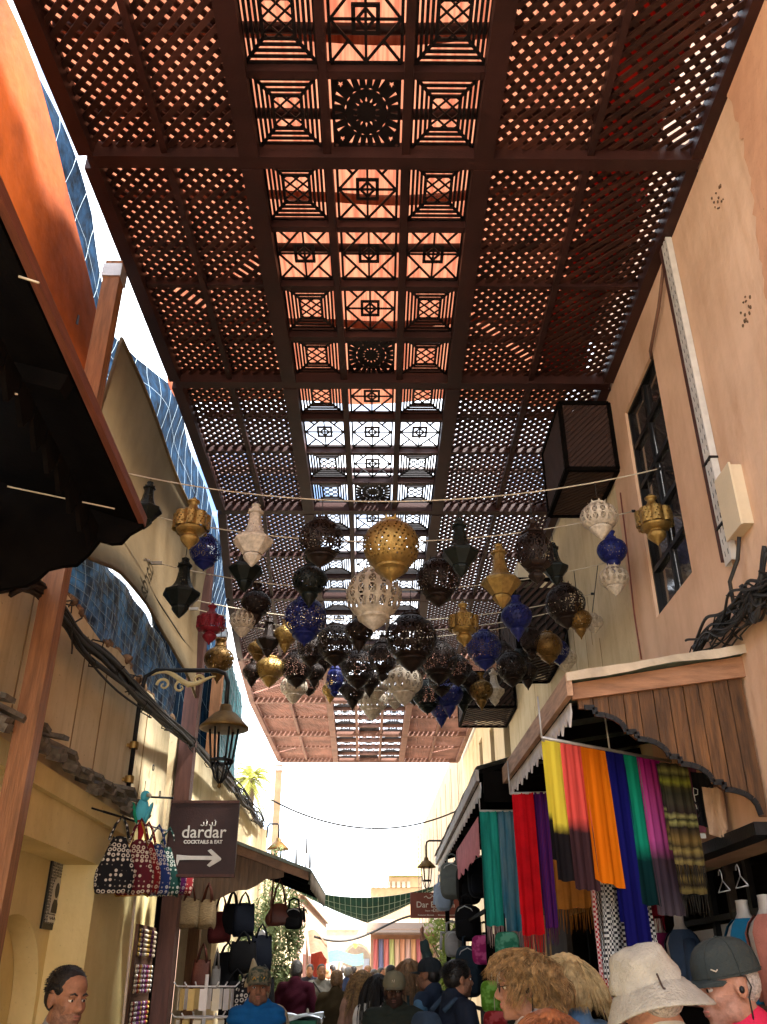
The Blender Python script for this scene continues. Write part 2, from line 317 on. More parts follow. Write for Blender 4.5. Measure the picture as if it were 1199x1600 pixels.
# diagonal slats, two crossing layers
def clip(poly,p,d):
    t0,t1=-1e9,1e9
    for i in range(len(poly)):
        a=poly[i]; b=poly[(i+1)%len(poly)]; n=(-(b[1]-a[1]),b[0]-a[0]); den=n[0]*d[0]+n[1]*d[1]; num=n[0]*(a[0]-p[0])+n[1]*(a[1]-p[1])
        if abs(den)<1e-9:
            if num>0: return None
            continue
        t=num/den
        if den>0: t0=max(t0,t)
        else: t1=min(t1,t)
    return (t0,t1) if t1-t0>.03 else None
SL=[]
for y0,y1 in zip(BEAMS,BEAMS[1:]):
    ym=(y0+y1)/2; pitch=.098 if y0<9 else .105
    for ya,yb in ((y0+.05,ym-.02),(ym+.02,y1-.05)):
        for f,g,o1,o2 in ((xl,jl,.05,-.023),(jl,xa,.023,-.066),(xb,jr,.066,-.023),(jr,xr,.023,-.046)):
            poly=[(f(ya)+o1,ya),(g(ya)+o2,ya),(g(yb)+o2,yb),(f(yb)+o1,yb)]; cx=sum(p[0] for p in poly)/4
            n=int(2.2/pitch)
            for s in (-1,1):
                for k in range(-n,n+1):
                    if random.random()<.006: continue
                    c=clip(poly,(cx+k*pitch+random.uniform(-.004,.004),ya),(s*.7071+random.uniform(-.006,.006),.7071))
                    if c:
                        d=(s*.7071,.7071); p=[(cx+k*pitch+d[0]*t,ya+d[1]*t) for t in c]; SL.append((p[0],p[1],s,c[1]-c[0]))
def slat(m,p,q,s):
    dz=.012*s; mid=((p[0]+q[0])/2,(p[1]+q[1])/2); pts=[V((x,y,zroof(x,y)+.01+dz)) for x,y in (p,mid,q)]
    m.bar(pts[0],pts[2],.037,.016); return m
SL.sort(key=lambda a:(a[0][1]+a[1][1])/2+(0 if (a[0][1]+a[1][1])/2>3.0 else 100)-a[3]*.6)
for p,q,s,l in SL[:300]: part(slat(MB(),p,q,s),'slat',SLATW,roof)
m=MB()
for p,q,s,l in SL[300:]: slat(m,p,q,s)
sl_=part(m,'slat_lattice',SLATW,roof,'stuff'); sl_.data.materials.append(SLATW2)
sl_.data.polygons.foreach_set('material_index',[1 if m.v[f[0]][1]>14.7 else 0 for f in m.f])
for y in (-.2,.7,2.3,3.33,3.93,5.15,6.28,7.5,8.6): part(MB().tube([(xl(y)+.1,y,ZR+.11),(0,y+.02,ZR+.12),(xr(y)-.05,y-.02,ZR+.11)],.035,8),'purlin',ROOFW,roof)
# mats lying on the purlins
MATM=tex_mat('straw_mat','noise',(.100,.027,.0145),(.16,.060,.033),34,.35,.62,.9,(1,.05,1),trans=.6)
REDC=cloth('red_cloth',(.22,.012,.008),trans=.5)
yy=-.9
for i,ln in enumerate((1.5,1.35,1.42,1.3,1.45,1.33)):
    y0,y1=yy,min(yy+ln+.10,7.42); yy+=ln; ph=random.uniform(0,6); xr0=2.0+random.uniform(-.08,.08)
    o=MB().grid(lambda u,v:(-2.05+u*(xr0+2.05)+.03*sin(v*9+ph),y0+(y1-y0)*v+.025*sin(u*11+ph),ZR+.165+.012*i%2+.025*sin(u*14+ph)*(.3+v)),40,12).build('straw_mat',MATM)
    tag(o,('orange straw mat over the roof lattice, %s of the row of mats'%('first','second','third','fourth','fifth','last')[i]),'mat','straw mats lying on the lattice roof')
o=MB().grid(lambda u,v:(1.55+.42*u+.05*sin(v*13),2.2+4.6*v,ZR+.145+.012*sin(v*31+u*5)),8,60).build('red_cloth_strip',REDC); tag(o,'strip of dark red cloth under the mats beside the peach wall','cloth')
# ================================================================ right hand buildings
BX=2.2
bR=thing('peach_building','peach plastered house with a tall black gridded window above the scarf stall','building',(2.4,3,0))
W=[(6.41,6.08),(5.52,5.95),(5.72,4.16),(6.55,4.16)]; W=[(6.48,6.1),(5.60,6.1),(5.60,4.16),(6.48,4.16)]
part(MB().prism([[(-6,0),(5.15,0),(5.15,2.39),(7.06,2.39),(7.06,7.6),(-6,7.6)],W],.38,YZ(BX)),'wall',PEACH,bR)
wn=MB()
for a,b in zip(W,W[1:]+W[:1]): wn.bar((BX+.05,a[0],a[1]),(BX+.05,b[0],b[1]),.05,.05,(1,0,0))
win=part(wn,'window',BLK,bR)
def sub(mb,name,m,par): 
    return mb.build(name,m,par,(0,0,0))
def subp(mb,name,m,par,root):      # child of a part, built in world coordinates
    return mb.build(name,m,par,(0,0,0))
subp(MB().bar((BX+.055,6.04,4.16),(BX+.055,6.04,6.1),.045,.045,(1,0,0)),'mullion',BLK,win,bR)
for z in (4.56,4.94,5.33,5.72): subp(MB().bar((BX+.052,5.62,z),(BX+.052,6.46,z),.04,.04,(1,0,0)),'glazing_bar',BLK,win,bR)
GLASS=mat('window_glass',(.03,.028,.028),.06,var=.1,bump=.03,bscale=2,spec=.9)
for r,(za,zb) in enumerate(zip((4.18,4.58,4.96,5.35,5.74),(4.54,4.92,5.31,5.70,6.08))):
    for a,b in ((5.625,6.015),(6.065,6.455)):
        e=random.uniform(-.006,.006); subp(MB().add([(BX+.06+e,a,za),(BX+.06,b,za),(BX+.06-e,b,zb),(BX+.06+e,a,zb)],[(0,1,2,3)]),'pane',GLASS,win,bR)
ed_=[(3.58,7.55),(3.6,6.3),(3.66,5.7),(3.74,5.2),(3.86,4.75),(3.8,4.2),(3.9,3.5),(3.85,3.0)]; jg=[(lerp([(b,a) for a,b in ed_[::-1]],z)+random.uniform(-.025,.025)+.02*sin(z*5),z) for z in [7.55-k*.05 for k in range(92)]]
part(MB().prism([[(-6,7.55)]+jg+[(-6,3)]],-.012,YZ(BX)),'plaster_coat',PINKP,bR)
cr=MB(); pts=[(4.25,6.66),(4.1,6.55),(4.0,6.35),(3.86,6.2),(3.8,6.0),(3.86,5.7)]
for k in range(26):
    y=random.uniform(3.7,5.3); z=random.uniform(4.4,6.5); 
    if 1: y=4.05+random.uniform(-.08,.08); z=random.choice((6.12,5.2))+random.uniform(-.1,.1)
    cr.ell((BX-.002,y,z),(.008,random.uniform(.004,.012),random.uniform(.004,.016)),6,4)
part(cr,'chipped_plaster',mat('chip',(.12,.07,.04),.95),bR,'stuff')
bC=thing('cream_building','long cream plastered building with small windows beyond the gridded window','building',(2.4,15,0))
FW=[[(14.6,4.9),(15.3,4.9),(15.3,5.9),(14.6,5.9)],[(16.6,4.9),(17.2,4.9),(17.2,5.95),(16.6,5.95)],[(18.5,5.2),(19.1,5.2),(19.1,6.15),(18.5,6.15)]]
part(MB().prism([[(7.065,2.39),(13.6,2.39),(13.6,0),(23.2,0),(23.2,7.3),(7.065,7.3)]]+FW,.38,YZ(BX+.012)),'wall',CREAM,bC)
for f in FW:
    w_=part(MB().bb((BX+.2,f[0][0],f[0][1]),(BX+.23,f[1][0],f[2][1])),'window',DARKW,bC)
    m=MB()
    for a,b in zip(f,f[1:]+f[:1]): m.bar((BX+.17,*a),(BX+.17,*b),.05,.04,(1,0,0))
    subp(m,'frame',BRNW,w_,bC)
m=MB()
for k in range(40):
    y=random.uniform(8,44); z0=random.uniform(3.6,6.8); m.box((BX+.012,y,z0),(.006,.012,random.uniform(.3,1.2)))
part(m,'wall_stain',mat('stain',(.34,.24,.13),.95),bC,'stuff')
bF=thing('far_facade','tall pale facade beyond the far end of the lattice roof','building',(2.4,34,0))
part(MB().prism([[(23.22,0),(46,0),(46,8.2),(30,7.6),(23.22,7.3)]],.38,YZ(BX+.02)),'wall',plaster('far_cream',(.34,.265,.175),(.40,.32,.22),(.24,.17,.10),streak=.6),bF)
for k in range(9): part(MB().bb((BX+.005,24.5+2.3*k,.5),(BX+.025,24.53+2.3*k,7.2)),'pilaster_line',mat('stain',(1,1,1)),bF)
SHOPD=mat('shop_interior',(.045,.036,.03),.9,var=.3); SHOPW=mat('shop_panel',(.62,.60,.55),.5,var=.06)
for b,y0,y1 in ((bR,5.15,7.06),(bC,7.07,13.6)):
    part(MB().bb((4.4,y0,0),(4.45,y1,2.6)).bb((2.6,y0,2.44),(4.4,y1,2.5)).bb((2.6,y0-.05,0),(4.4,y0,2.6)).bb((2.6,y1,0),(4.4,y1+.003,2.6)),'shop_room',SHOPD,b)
    part(MB().bb((2.12,y0+.01,2.36),(2.25,y1-.01,2.43)),'shop_lintel',BLK,b)
sf=thing('shopfront','shopfront of pale boards and black frames behind the row of mannequins','shopfront',(2.7,6.5,0))
for y in (5.2,5.95,6.7,7.5,8.3): part(MB().bb((2.62,y-.03,0),(2.68,y+.03,2.43)),'frame_post',BLK,sf)
for a,b,z0,z1,mm in ((5.24,5.9,1.98,2.36,'g'),(5.99,6.66,1.72,2.05,'w'),(5.99,6.66,2.1,2.36,'d'),(6.74,7.46,1.5,2.02,'w'),(6.74,7.46,2.08,2.36,'d'),(7.54,8.26,1.5,2.0,'w')):
    part(MB().bb((2.66,a,z0),(2.70,b,z1)),'board',{'w':SHOPW,'g':tex_mat('mesh_board','wave',(.30,.31,.24),(.44,.45,.36),38,.3,.7),'d':DARKW}[mm],sf)
for z in (1.45,2.06): part(MB().bb((2.6,5.2,z-.02),(2.66,8.3,z+.02)),'rail',BLK,sf)
# perforated cable tray, conduit, box on the peach wall
tr=thing('cable_tray','perforated galvanised metal cable tray running up the peach wall','cable tray',(2.15,4.9,3.9))
y0,y1=4.83,4.93; m=MB(); holes=[]
for k in range(34):
    z=3.97+k*.083
    for y in (4.857,4.903): holes.append([(y-.009,z-.02),(y+.009,z-.02),(y+.009,z+.02),(y-.009,z+.02)])
m.prism([[(y0,3.9),(y1,3.9),(y1,6.8),(y0,6.8)]]+holes,.004,YZ(BX-.05)); m.bb((BX-.0495,y0-.004,3.9),(BX-.005,y0,6.8)); m.bb((BX-.0495,y1,3.9),(BX-.005,y1+.004,6.8)); part(m,'tray',mat('galvanised',(.62,.60,.56),.5,metal=.2,var=.15),tr); part(MB().bb((BX-.04,y0+.004,3.95),(BX-.004,y1-.004,6.8)),'dark_backing',BLK,tr)  # black backing inside the tray paints the shade behind its slots
part(MB().bb((BX-.05,y1+.012,3.95),(BX-.004,y1+.055,6.8)),'brown_strip',BRNW,tr)
for z in (4.62,4.15): part(MB().bb((BX-.06,y0-.012,z),(BX-.002,y1+.012,z+.015)),'clamp',BLK,tr)
o=MB().tube([U(1042,360,X=2.17),U(1036,430,X=2.16),U(1030,480,X=2.16),U(1017,548,X=2.17),U(1019,560,X=2.2)],.014,8).build('conduit',mat('brown_cable',(.14,.07,.045),.6)); tag(o,'brown conduit curving down to the top of the gridded window','conduit')
o=MB().tube([U(970,770,X=2.18),U(980,850,X=2.18),U(992,960,X=2.18),U(1003,1030,X=2.18)],.007,5).build('wall_cable',mat('redbrown_cable',(.20,.06,.04),.6)); tag(o,'thin red brown cable running down beside the gridded window','cable')
jb=thing('junction_box','cream junction box on the peach wall below the cable tray clamp','junction box',(2.15,4.65,4.2))
part(MB().bb((2.13,4.54,4.0),(2.199,4.76,4.40)),'housing',mat('box_cream',(.62,.50,.34),.6,var=.08),jb); part(MB().bb((2.117,4.53,3.99),(2.129,4.77,4.41)),'lid',mat('box_cream2',(.66,.55,.38),.6,var=.05),jb)
part(MB().tube([(2.15,4.66,3.97),(2.14,4.72,3.85),(2.1,4.80,3.74),(2.11,4.83,3.6),(2.13,4.86,3.5)],.012,6),'lead',CABLE,jb)
# slatted air conditioner cages
def cage(x0,x1,y0,y1,z0,z1,label,n=15):
    t=thing('slatted_cage',label,'cage',((x0+x1)/2,(y0+y1)/2,z0),group='slatted cages on the right wall')
    C=[(x,y,z) for x in (x0,x1) for y in (y0,y1) for z in (z0,z1)]
    m=MB()
    for i,a in enumerate(C):
        for b in C[i+1:]:
            if sum(abs(p-q)>1e-6 for p,q in zip(a,b))==1: m.bar(a,b,.04,.04)
    part(m,'frame',DARKW,t)
    def face(fr,wd,h,d,sl=1):
        k=0; pts=[(0,0),(wd,0),(wd,h),(0,h)]; st=(wd+h)/n
        for i in range(1,n):
            c=clip(pts,(i*st if sl>0 else i*st-h,0),(-sl*.7071,.7071))
            if c: p=[fr((i*st if sl>0 else i*st-h)-sl*.7071*q,.7071*q) for q in c]; part(MB().bar(p[0],p[1],.035,.014,d),'slat',SLC,t)
    face(lambda a,b:V((x0,y0+a,z0+b)),y1-y0,z1-z0,(1,0,0)); face(lambda a,b:V((x0+a,y0,z0+b)),x1-x0,z1-z0,(0,1,0),-1); face(lambda a,b:V((x0+a,y0+b,z0)),x1-x0,y1-y0,(0,0,1))
    part(MB().bb((x0+.07,y0+.08,z0+.07),(x1-.03,y1-.08,z1-.07)),'air_conditioner',mat('ac_body',(.008,.007,.006),.6),t)
SLC=mat('cage_slat',(.035,.017,.013),.6,var=.3)
cage(1.72,2.18,6.85,7.75,5.74,6.46,'brown slatted cage on the wall beside the gridded window, under the roof',21)
cage(1.62,2.18,9.6,10.9,5.0,5.85,'brown slatted cage with a pale box on top, behind the gold bell lantern')
o=MB().bb((1.7,9.7,5.885),(2.0,10.1,6.12)).bb((1.72,9.69,5.9),(1.98,9.7,6.1)).build('pale_box',mat('pale_box',(.6,.55,.42),.6)); tag(o,'pale box standing on top of a slatted wall cage','box')
cage(1.40,2.18,13.6,14.8,5.42,5.98,'small brown slatted cage farthest down the cream wall')
# ================================================================ right awnings
def scallop(x0,z0,n,dx,dz):
    P=[]
    for k in range(n):
        a,b=x0+dx*k,z0+dz*k; P+=[(a,b),(a+dx*.26,b),(a+dx*.26,b+dz*.28)]
        P+=[(a+dx*(.26+.74*sin(q)),b+dz*(.28+.72*(1-cos(q)))) for q in (.35,.7,1.05,1.35)]
    return P
def zat(P,x):
    for (a,b),(c,d) in zip(P,P[1:]):
        if a<=x<=c and c>a: return b+(d-b)*(x-a)/(c-a)
    return P[-1][1] if x>P[-1][0] else P[0][1]
def teeth(m,p,q,n,h0,h1,th=.012):
    p=V(p);q=V(q);d=(q-p)/n; w=V((0,0,1)); o=d.cross(w).normalized()*th
    for i in range(n):
        a=p+d*i; b=p+d*(i+.92); c=(a+b)/2; hh=h0 if i%2 else h1
        v=[a,b,b-w*hh*.45,c+d*.1-w*hh,a-w*hh*.45]; m.add([x for x in v]+[x+o for x in v],[(0,1,2,3,4),(9,8,7,6,5)]+[(i_,(i_+1)%5+0,(i_+1)%5+5,i_+5) for i_ in range(5)])
    return m
a1=thing('plank_awning','brown plank awning with scalloped side board above the bright dyed scarves','awning',(1.7,6,2.5))
PR=scallop(1.22,3.055,4,.228,-.142)+[(2.14,2.45)]
ztop=lambda x:3.20+(x-1.15)*.165
n=11
for k in range(n):
    xa_=1.19+k*.0909; xb_=xa_+.0855; z=[(x,zat(PR,x)) for x in [xa_,xb_]]+[p for p in PR if xa_<p[0]<xb_]; z.sort()
    part(MB().prism([[(x,b) for x,b in z]+[(xb_,ztop(xb_)-.07),(xa_,ztop(xa_)-.07)]],.022+.003*(k%3),XZ(5.10-.003*(k%2))),'plank',PLANK,a1)
m=MB()
for p,q in zip(PR,PR[1:]):
    if V(p)!=V(q): m.bar((p[0],5.088,p[1]+.004),(q[0],5.088,q[1]+.004),.03,.012,(0,1,0))
part(m,'edge_trim',BLK,a1)
part(MB().prism([[(1.15,ztop(1.15)-.10),(2.2,ztop(2.2)-.13),(2.2,ztop(2.2)-.005),(1.15,ztop(1.15)-.005)]],.03,XZ(5.065)),'fascia_board',FASC,a1)
CAP=mat('cream_sheet',(.46,.38,.28),.7,var=.25,scale=5)
part(MB().grid(lambda u,v:(1.11+1.1*u,4.99+2.62*v,ztop(1.11+1.1*u)+.0+.045+.0025*sin(u*13)+.004*sin(v*30)),24,30).grid(lambda u,v:(1.11+1.1*u,4.985+.004*sin(u*40),ztop(1.11+1.1*u)+.045+.0025*sin(u*13)-v*(.05+.008*sin(u*9))),24,2),'roof_sheet',CAP,a1)
part(MB().add([(1.13,5.0,3.235),(2.2,5.0,3.41),(2.2,7.6,3.41),(1.13,7.6,3.235),(1.13,5.0,3.20),(2.2,5.0,3.375),(2.2,7.6,3.375),(1.13,7.6,3.20)],[(0,1,2,3),(7,6,5,4),(0,4,5,1),(3,2,6,7),(0,3,7,4)]),'roof_deck',mat('green_board',(.085,.12,.09),.8,var=.3,scale=6,stretch=(4,.5,4)),a1)
for y in (5.6,6.2,6.8,7.4): part(MB().bar((1.18,y,3.15),(2.2,y,3.315),.05,.08),'rafter',DARKW,a1)
part(MB().bar((1.125,5.0,3.17),(1.085,7.62,3.17),.035,.13),'front_board',mat('worn_board',(.36,.22,.14),.7,var=.4,scale=9,stretch=(4,.5,4)),a1)
GREYV=mat('grey_valance',(.55,.53,.54),.7,var=.2)
part(teeth(MB(),(1.15,5.16,3.105),(1.11,7.58,3.105),22,.10,.13),'valance',GREYV,a1)
a2=thing('dark_awning','dark awning with grey pointed valance over the backpacks and teal shawls','awning',(1.5,11,2.6))
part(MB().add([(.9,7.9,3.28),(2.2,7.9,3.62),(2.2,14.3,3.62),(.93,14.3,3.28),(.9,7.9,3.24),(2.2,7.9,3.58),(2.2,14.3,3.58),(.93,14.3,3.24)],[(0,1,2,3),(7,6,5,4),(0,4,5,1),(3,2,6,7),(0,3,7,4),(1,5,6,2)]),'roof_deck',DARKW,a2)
part(MB().grid(lambda u,v:(.88+.3*u,7.88+6.45*v,3.305+.085*u+.012*sin(v*90)*u+.008*sin(v*37)),4,60),'roof_sheet',mat('grey_sheet',(.5,.5,.5),.6,var=.3),a2)
part(MB().bar((.885,7.9,3.23),(.915,14.3,3.23),.03,.10),'front_board',mat('grey_board',(.30,.27,.25),.7,var=.3),a2)
part(teeth(MB(),(.91,7.95,3.18),(.935,14.25,3.18),46,.10,.12),'valance',GREYV,a2)
part(MB().bb((.93,7.86,3.0),(2.2,7.88,3.26)),'end_board',DARKW,a2)
for y in (9,10.5,12,13.5): part(MB().bar((.95,y,3.19),(2.2,y,3.53),.05,.08),'rafter',DARKW,a2)
o=MB().grid(lambda u,v:(.97+.012*sin(u*40)*v,8.75+2.6*u,3.02-.33*v+.02*sin(u*70)*v*v),70,6).build('pink_cloth',cloth('pink_cloth',(.50,.17,.20))); tag(o,'dusty pink cloth valance hanging under the dark awning','cloth')
# hanging rails and scarves
def rail(p,q,label,drops):
    t=thing('hanging_rail',label,'rail',tuple(p)); m=MB().tube([p,q],.010,6); part(m,'bar',GREYM,t)
    for d in drops: part(MB().tube([V(p).lerp(V(q),d),V(p).lerp(V(q),d)+V((.0,.02,.26))],.006,5),'hook',GREYM,t)
def scarf(label,p,q,ln,m,fr=None,nf=3,fl=.12,slant=0,name='scarf',amp=.007,group='scarves hung under the right awnings',fold=True,cat='scarf',spread=.0):
    p=V(p);q=V(q); d=q-p; wd=d.length; nrm=V((d.y,-d.x,0)).normalized(); ph=random.uniform(0,6); 
    def fn(u,v):
        s=.55+.45*v; a=amp*1.3*(sin(u*nf*2*pi+ph+.9*sin(v*2.2+ph))*s+.6*sin(u*nf*14.5+ph*2+v*1.7)*(.3+v*.6)+.35*sin(u*nf*32+ph*3+v))
        return p+d*(u+(u-.5)*(spread*v+.04*sin(v*5+ph)*v))+nrm*(a+.02*v)+V((0,0,-ln*v*(1+slant*(u-.5))+.004*math.cos(u*nf*6)*v))
    t=thing(name,label,cat,tuple(p+d*.5-V((0,0,ln/2))),group=group)
    nu=max(16,int(wd*110)); part(MB().grid(fn,nu,24),'cloth_panel',m,t)
    if fold: part(MB().grid(lambda u,v:fn(u,v*.86)-nrm*(.03+.004*sin(u*20)),nu,14),'back_fold',m,t)
    if fr:
        mm=MB(); k=int(wd/.011)
        for i in range(k):
            u=(i+.5)/k; b=fn(u,1); e=b+V((random.uniform(-.01,.01),random.uniform(-.01,.01),-fl*random.uniform(.85,1.1))); mm.tube([b,(b+e)/2+V((random.uniform(-.006,.006),0,0)),e],[.0035,.003,.002],3)
        part(mm,'fringe',fr,t)
    return t
A=V((1.03,5.40,2.955)); B=V((1.90,5.98,2.955)); rail(A-V((.02,.013,0)),B+V((.1,.07,0)),'grey rail carrying the six dyed scarves',(0,.5,1))
k=(.012,.010,.012)
S=[('yellow scarf with black dipped end beside the coral scarf',0,.14,.80,[(.0,k),(.34,k),(.42,(.82,.68,.07)),(1,(.82,.68,.07))]),
('coral red scarf with dark dipped end',.125,.30,.84,[(0,(.055,.025,.03)),(.40,(.055,.025,.03)),(.50,(.80,.10,.08)),(1,(.80,.10,.08))]),
('plain bright orange scarf',.285,.50,.80,[(0,(.85,.20,.005)),(1,(.85,.20,.005))]),
('long plain navy blue scarf',.49,.67,1.16,[(0,(.008,.008,.12)),(1,(.010,.010,.16))]),
('emerald green scarf darkening to the hem',.655,.80,.90,[(0,(.004,.025,.028)),(.3,(.004,.035,.035)),(.42,(.01,.33,.20)),(1,(.01,.36,.22))]),
('magenta pink scarf fading to grey hem',.785,1.0,.95,[(0,(.10,.075,.085)),(.2,(.06,.04,.055)),(.36,(.07,.04,.055)),(.48,(.62,.10,.36)),(.75,(.62,.08,.36)),(1,(.42,.015,.22))])]
for i,(lb,u0,u1,ln,st) in enumerate(S): scarf(lb+' on the front rail',A.lerp(B,u0)-V((0,0,.012)),A.lerp(B,u1)-V((0,0,.012)),ln,ramp_mat('dyed_%d'%i,st,noise=.04),slant=.05 if i==2 else 0,nf=(1.5,3,2,2,1.5,3.5)[i],amp=.0045,spread=.16)
A=V((1.08,7.20,2.95)); B=V((1.72,7.24,2.99)); rail(A-V((.02,0,0)),B+V((.3,.05,0)),'grey rail carrying the red, purple and brown scarves',(0,.6))
redm=cloth('scarf_red',(.58,.006,.012),trans=.2); purm=tex_mat('scarf_purple','wave',(.035,.008,.14),(.11,.01,.07),30,.4,.6); brnm=cloth('scarf_brown',(.32,.12,.02),trans=.2)
scarf('bright red fringed scarf beside the purple striped one',A,A.lerp(B,.26),1.02,redm,redm,2,.17)
scarf('purple and dark red striped scarf',A.lerp(B,.27),A.lerp(B,.43),.98,purm,purm,2,.12)
scarf('brown ochre fringed scarf with small label',A.lerp(B,.44),A.lerp(B,.85),.86,brnm,brnm,2,.16)
scarf('white fringed scarf half hidden behind the brown one',A+V((.56,.12,-.45)),A+V((.78,.14,-.45)),.42,cloth('scarf_white',(.68,.66,.62)),mat('fringe_grey',(.35,.33,.31),.9),2,.15)
A=V((.91,8.05,2.955)); B=V((1.24,8.08,2.96)); rail(A,B+V((.8,.1,.02)),'grey rail carrying the teal and blue shawls',(0,.5))
frg=mat('fringe_mauve',(.34,.24,.22),.9,var=.3)
scarf('teal green velvet shawl with mauve fringe',A,A.lerp(B,.47),.92,cloth('shawl_teal',(.012,.20,.155),var=.4,scale=18,stretch=(1,1,.15)),frg,2.5,.15)
scarf('blue woven shawl with faint red threads and mauve fringe',A.lerp(B,.49),A.lerp(B,1),.96,cloth('shawl_blue',(.02,.16,.25),var=.3,scale=14,col2=(.12,.19,.22),stretch=(1,1,.2)),frg,2.5,.18)
KEF=tex_mat('keffiyeh','check',(.02,.02,.022),(.60,.58,.54),64,.45,.55,stretch=(1,.8,1))
scarf('black and white checked headscarf hanging in folds',(1.40,5.92,2.18),(1.72,6.05,2.2),.62,KEF,KEF,3.5,.05,amp=.03)
rk=tex_mat('red_check','check',(.30,.01,.02),(.60,.50,.47),70,.45,.55); scarf('red and white checked headscarf beside the black checked one',(1.36,6.02,2.16),(1.42,6.0,2.16),.66,rk,rk,1,.05)
scarf('deep red fringed scarf behind the navy scarf',(1.72,6.5,2.35),(1.95,6.55,2.35),.32,cloth('scarf_deepred',(.20,.008,.02)),cloth('scarf_deepred',(1,1,1)),2,.1)
OLIVE=ramp_mat('olive_woven',[(0,(.04,.03,.015)),(.06,(.20,.15,.05)),(.10,(.03,.02,.015)),(.16,(.22,.16,.05)),(.2,(.05,.035,.015)),(.26,(.16,.10,.03)),(.38,(.02,.015,.012)),(.43,(.26,.24,.08)),(.46,(.02,.02,.012)),(.49,(.26,.24,.09)),(.53,(.03,.02,.02)),(.62,(.05,.045,.03)),(.72,(.03,.03,.02)),(.78,(.05,.045,.02)),(.83,(.22,.24,.03)),(.9,(.04,.04,.02)),(.94,(.2,.19,.06)),(1,(.03,.025,.015))],noise=.05,trans=.1)
olf=mat('fringe_dark',(.03,.024,.016),.9)
scarf('olive and black patterned woven shawl with dark fringe',(1.80,5.68,2.87),(2.0,5.75,2.87),.61,OLIVE,olf,3,.12)
scarf('dark striped shawl behind the olive patterned one',(1.90,5.98,2.82),(2.08,6.01,2.82),.70,OLIVE,olf,2,.12)
tm=cloth('mauve_cloth',(.20,.055,.085),var=.3)
ts=scarf('mauve printed cloth with a dark rose and white hem',(1.90,5.87,2.89),(2.08,5.82,2.89),.43,tm,None,1.2,name='printed_cloth',cat='cloth',fold=False)
rose=MB(); rs=mat('rose_print',(.03,.02,.03),.8); c=V((1.97,5.80,2.60))
for i in range(16):
    r=.012+.0045*i; a0=i*2.4; rose.tube([c+V((r*cos(a0+q*.35),-.012-.0006*i,r*.9*sin(a0+q*.35))) for q in range(5)],[.002,.006,.007,.006,.002],4)
part(rose,'rose_print',rs,ts); part(MB().box((1.985,5.825,2.445),(.18,.008,.03)),'white_hem',mat('white_cloth',(.72,.72,.66),.8),ts)
part(MB().tube([c+V(p) for p in ((.06,-.02,.0),(.055,-.02,.10),(.06,-.02,.13),(.085,-.02,.12),(.08,-.02,.09),(.06,-.02,.085))],.003,4),'letter_print',mat('white_cloth',(1,1,1)),ts)
scarf('folded tan cloth hanging beside the mauve rose print',(2.06,5.70,2.72),(2.15,5.63,2.70),.29,cloth('tan_cloth',(.46,.31,.21)),None,1,amp=.03)
scarf('black cloth hanging behind the tan cloth',(2.04,5.82,2.84),(2.16,5.78,2.82),.34,cloth('black_cloth',(.01,.01,.012)),None,1)
# mannequin busts on the counter
ct=thing('display_counter','long dark display counter under the hanging scarves','counter',(2.35,7,0)); part(MB().bb((2.15,5.3,0),(2.55,9.2,1.48)),'cabinet',DARKW,ct); part(MB().bb((2.12,5.27,1.485),(2.58,9.23,1.52)),'counter_top',BRNW,ct)
MANN=mat('mannequin_white',(.42,.38,.33),.4,var=.05)
for i,(y,x,c,lb) in enumerate(((5.46,2.22,(.40,.15,.11),'coral pink top and cream collar'),(5.86,2.24,(.012,.12,.22),'turquoise blue cardigan'),(7.20,2.26,(.045,.075,.13),'slate blue cardigan'),(7.75,2.26,(.16,.01,.06),'magenta top'),(8.2,2.26,(.02,.02,.02),'black and cream top'))):
    t=thing('mannequin_bust','white headless mannequin bust in '+lb,'mannequin',(x,y,1.52),group='mannequin busts on the counter')
    bod=[(.10,0),(.115,.08),(.13,.2),(.145,.3),(.15,.36),(.12,.41),(.07,.45),(.048,.48),(.043,.54),(.046,.555),(.0,.56)]
    fl=lambda t_:1/ math.sqrt((cos(t_)/.75)**2+(sin(t_)/1.15)**2)
    MB().lathe(bod,20,rad=fl).build('torso',MANN,t)
    cl=[(.115,.0),(.13,.08),(.145,.2),(.16,.3),(.165,.36),(.135,.415),(.09,.452)]
    MB().lathe(cl,32,rad=lambda q:fl(q)*(1+.025*sin(9*q)),mask=lambda k,j:(abs(((k/32*2*pi)-pi+pi)%(2*pi)-pi)<.3 and j>=2)).build('garment',cloth('mann_%d'%i,c),t)
    for s in (-1,1): MB().tube([(0,s*.15,.37),(0,s*.20,.28),(-.01,s*.205,.12),(0,s*.2,.02)],[.05,.055,.05,.048],10).build('sleeve',cloth('mann_%d'%i,c),t)
for y,x in ((5.6,2.16),(5.9,2.16)):
    o=thing('wire_hanger','white wire hanger above the mannequins','hanger',(x,y,2.13),group='wire hangers by the shopfront')
    m=MB(); m.tube([(0,-.1,0),(0,0,.06),(0,.1,0),(0,-.1,-.002)],.004,5); m.tube([(0,0,.06),(0,0,.1),(0,.02,.125),(0,.045,.115),(0,.05,.095)],.004,5); m.build('wire',GREYM,o)
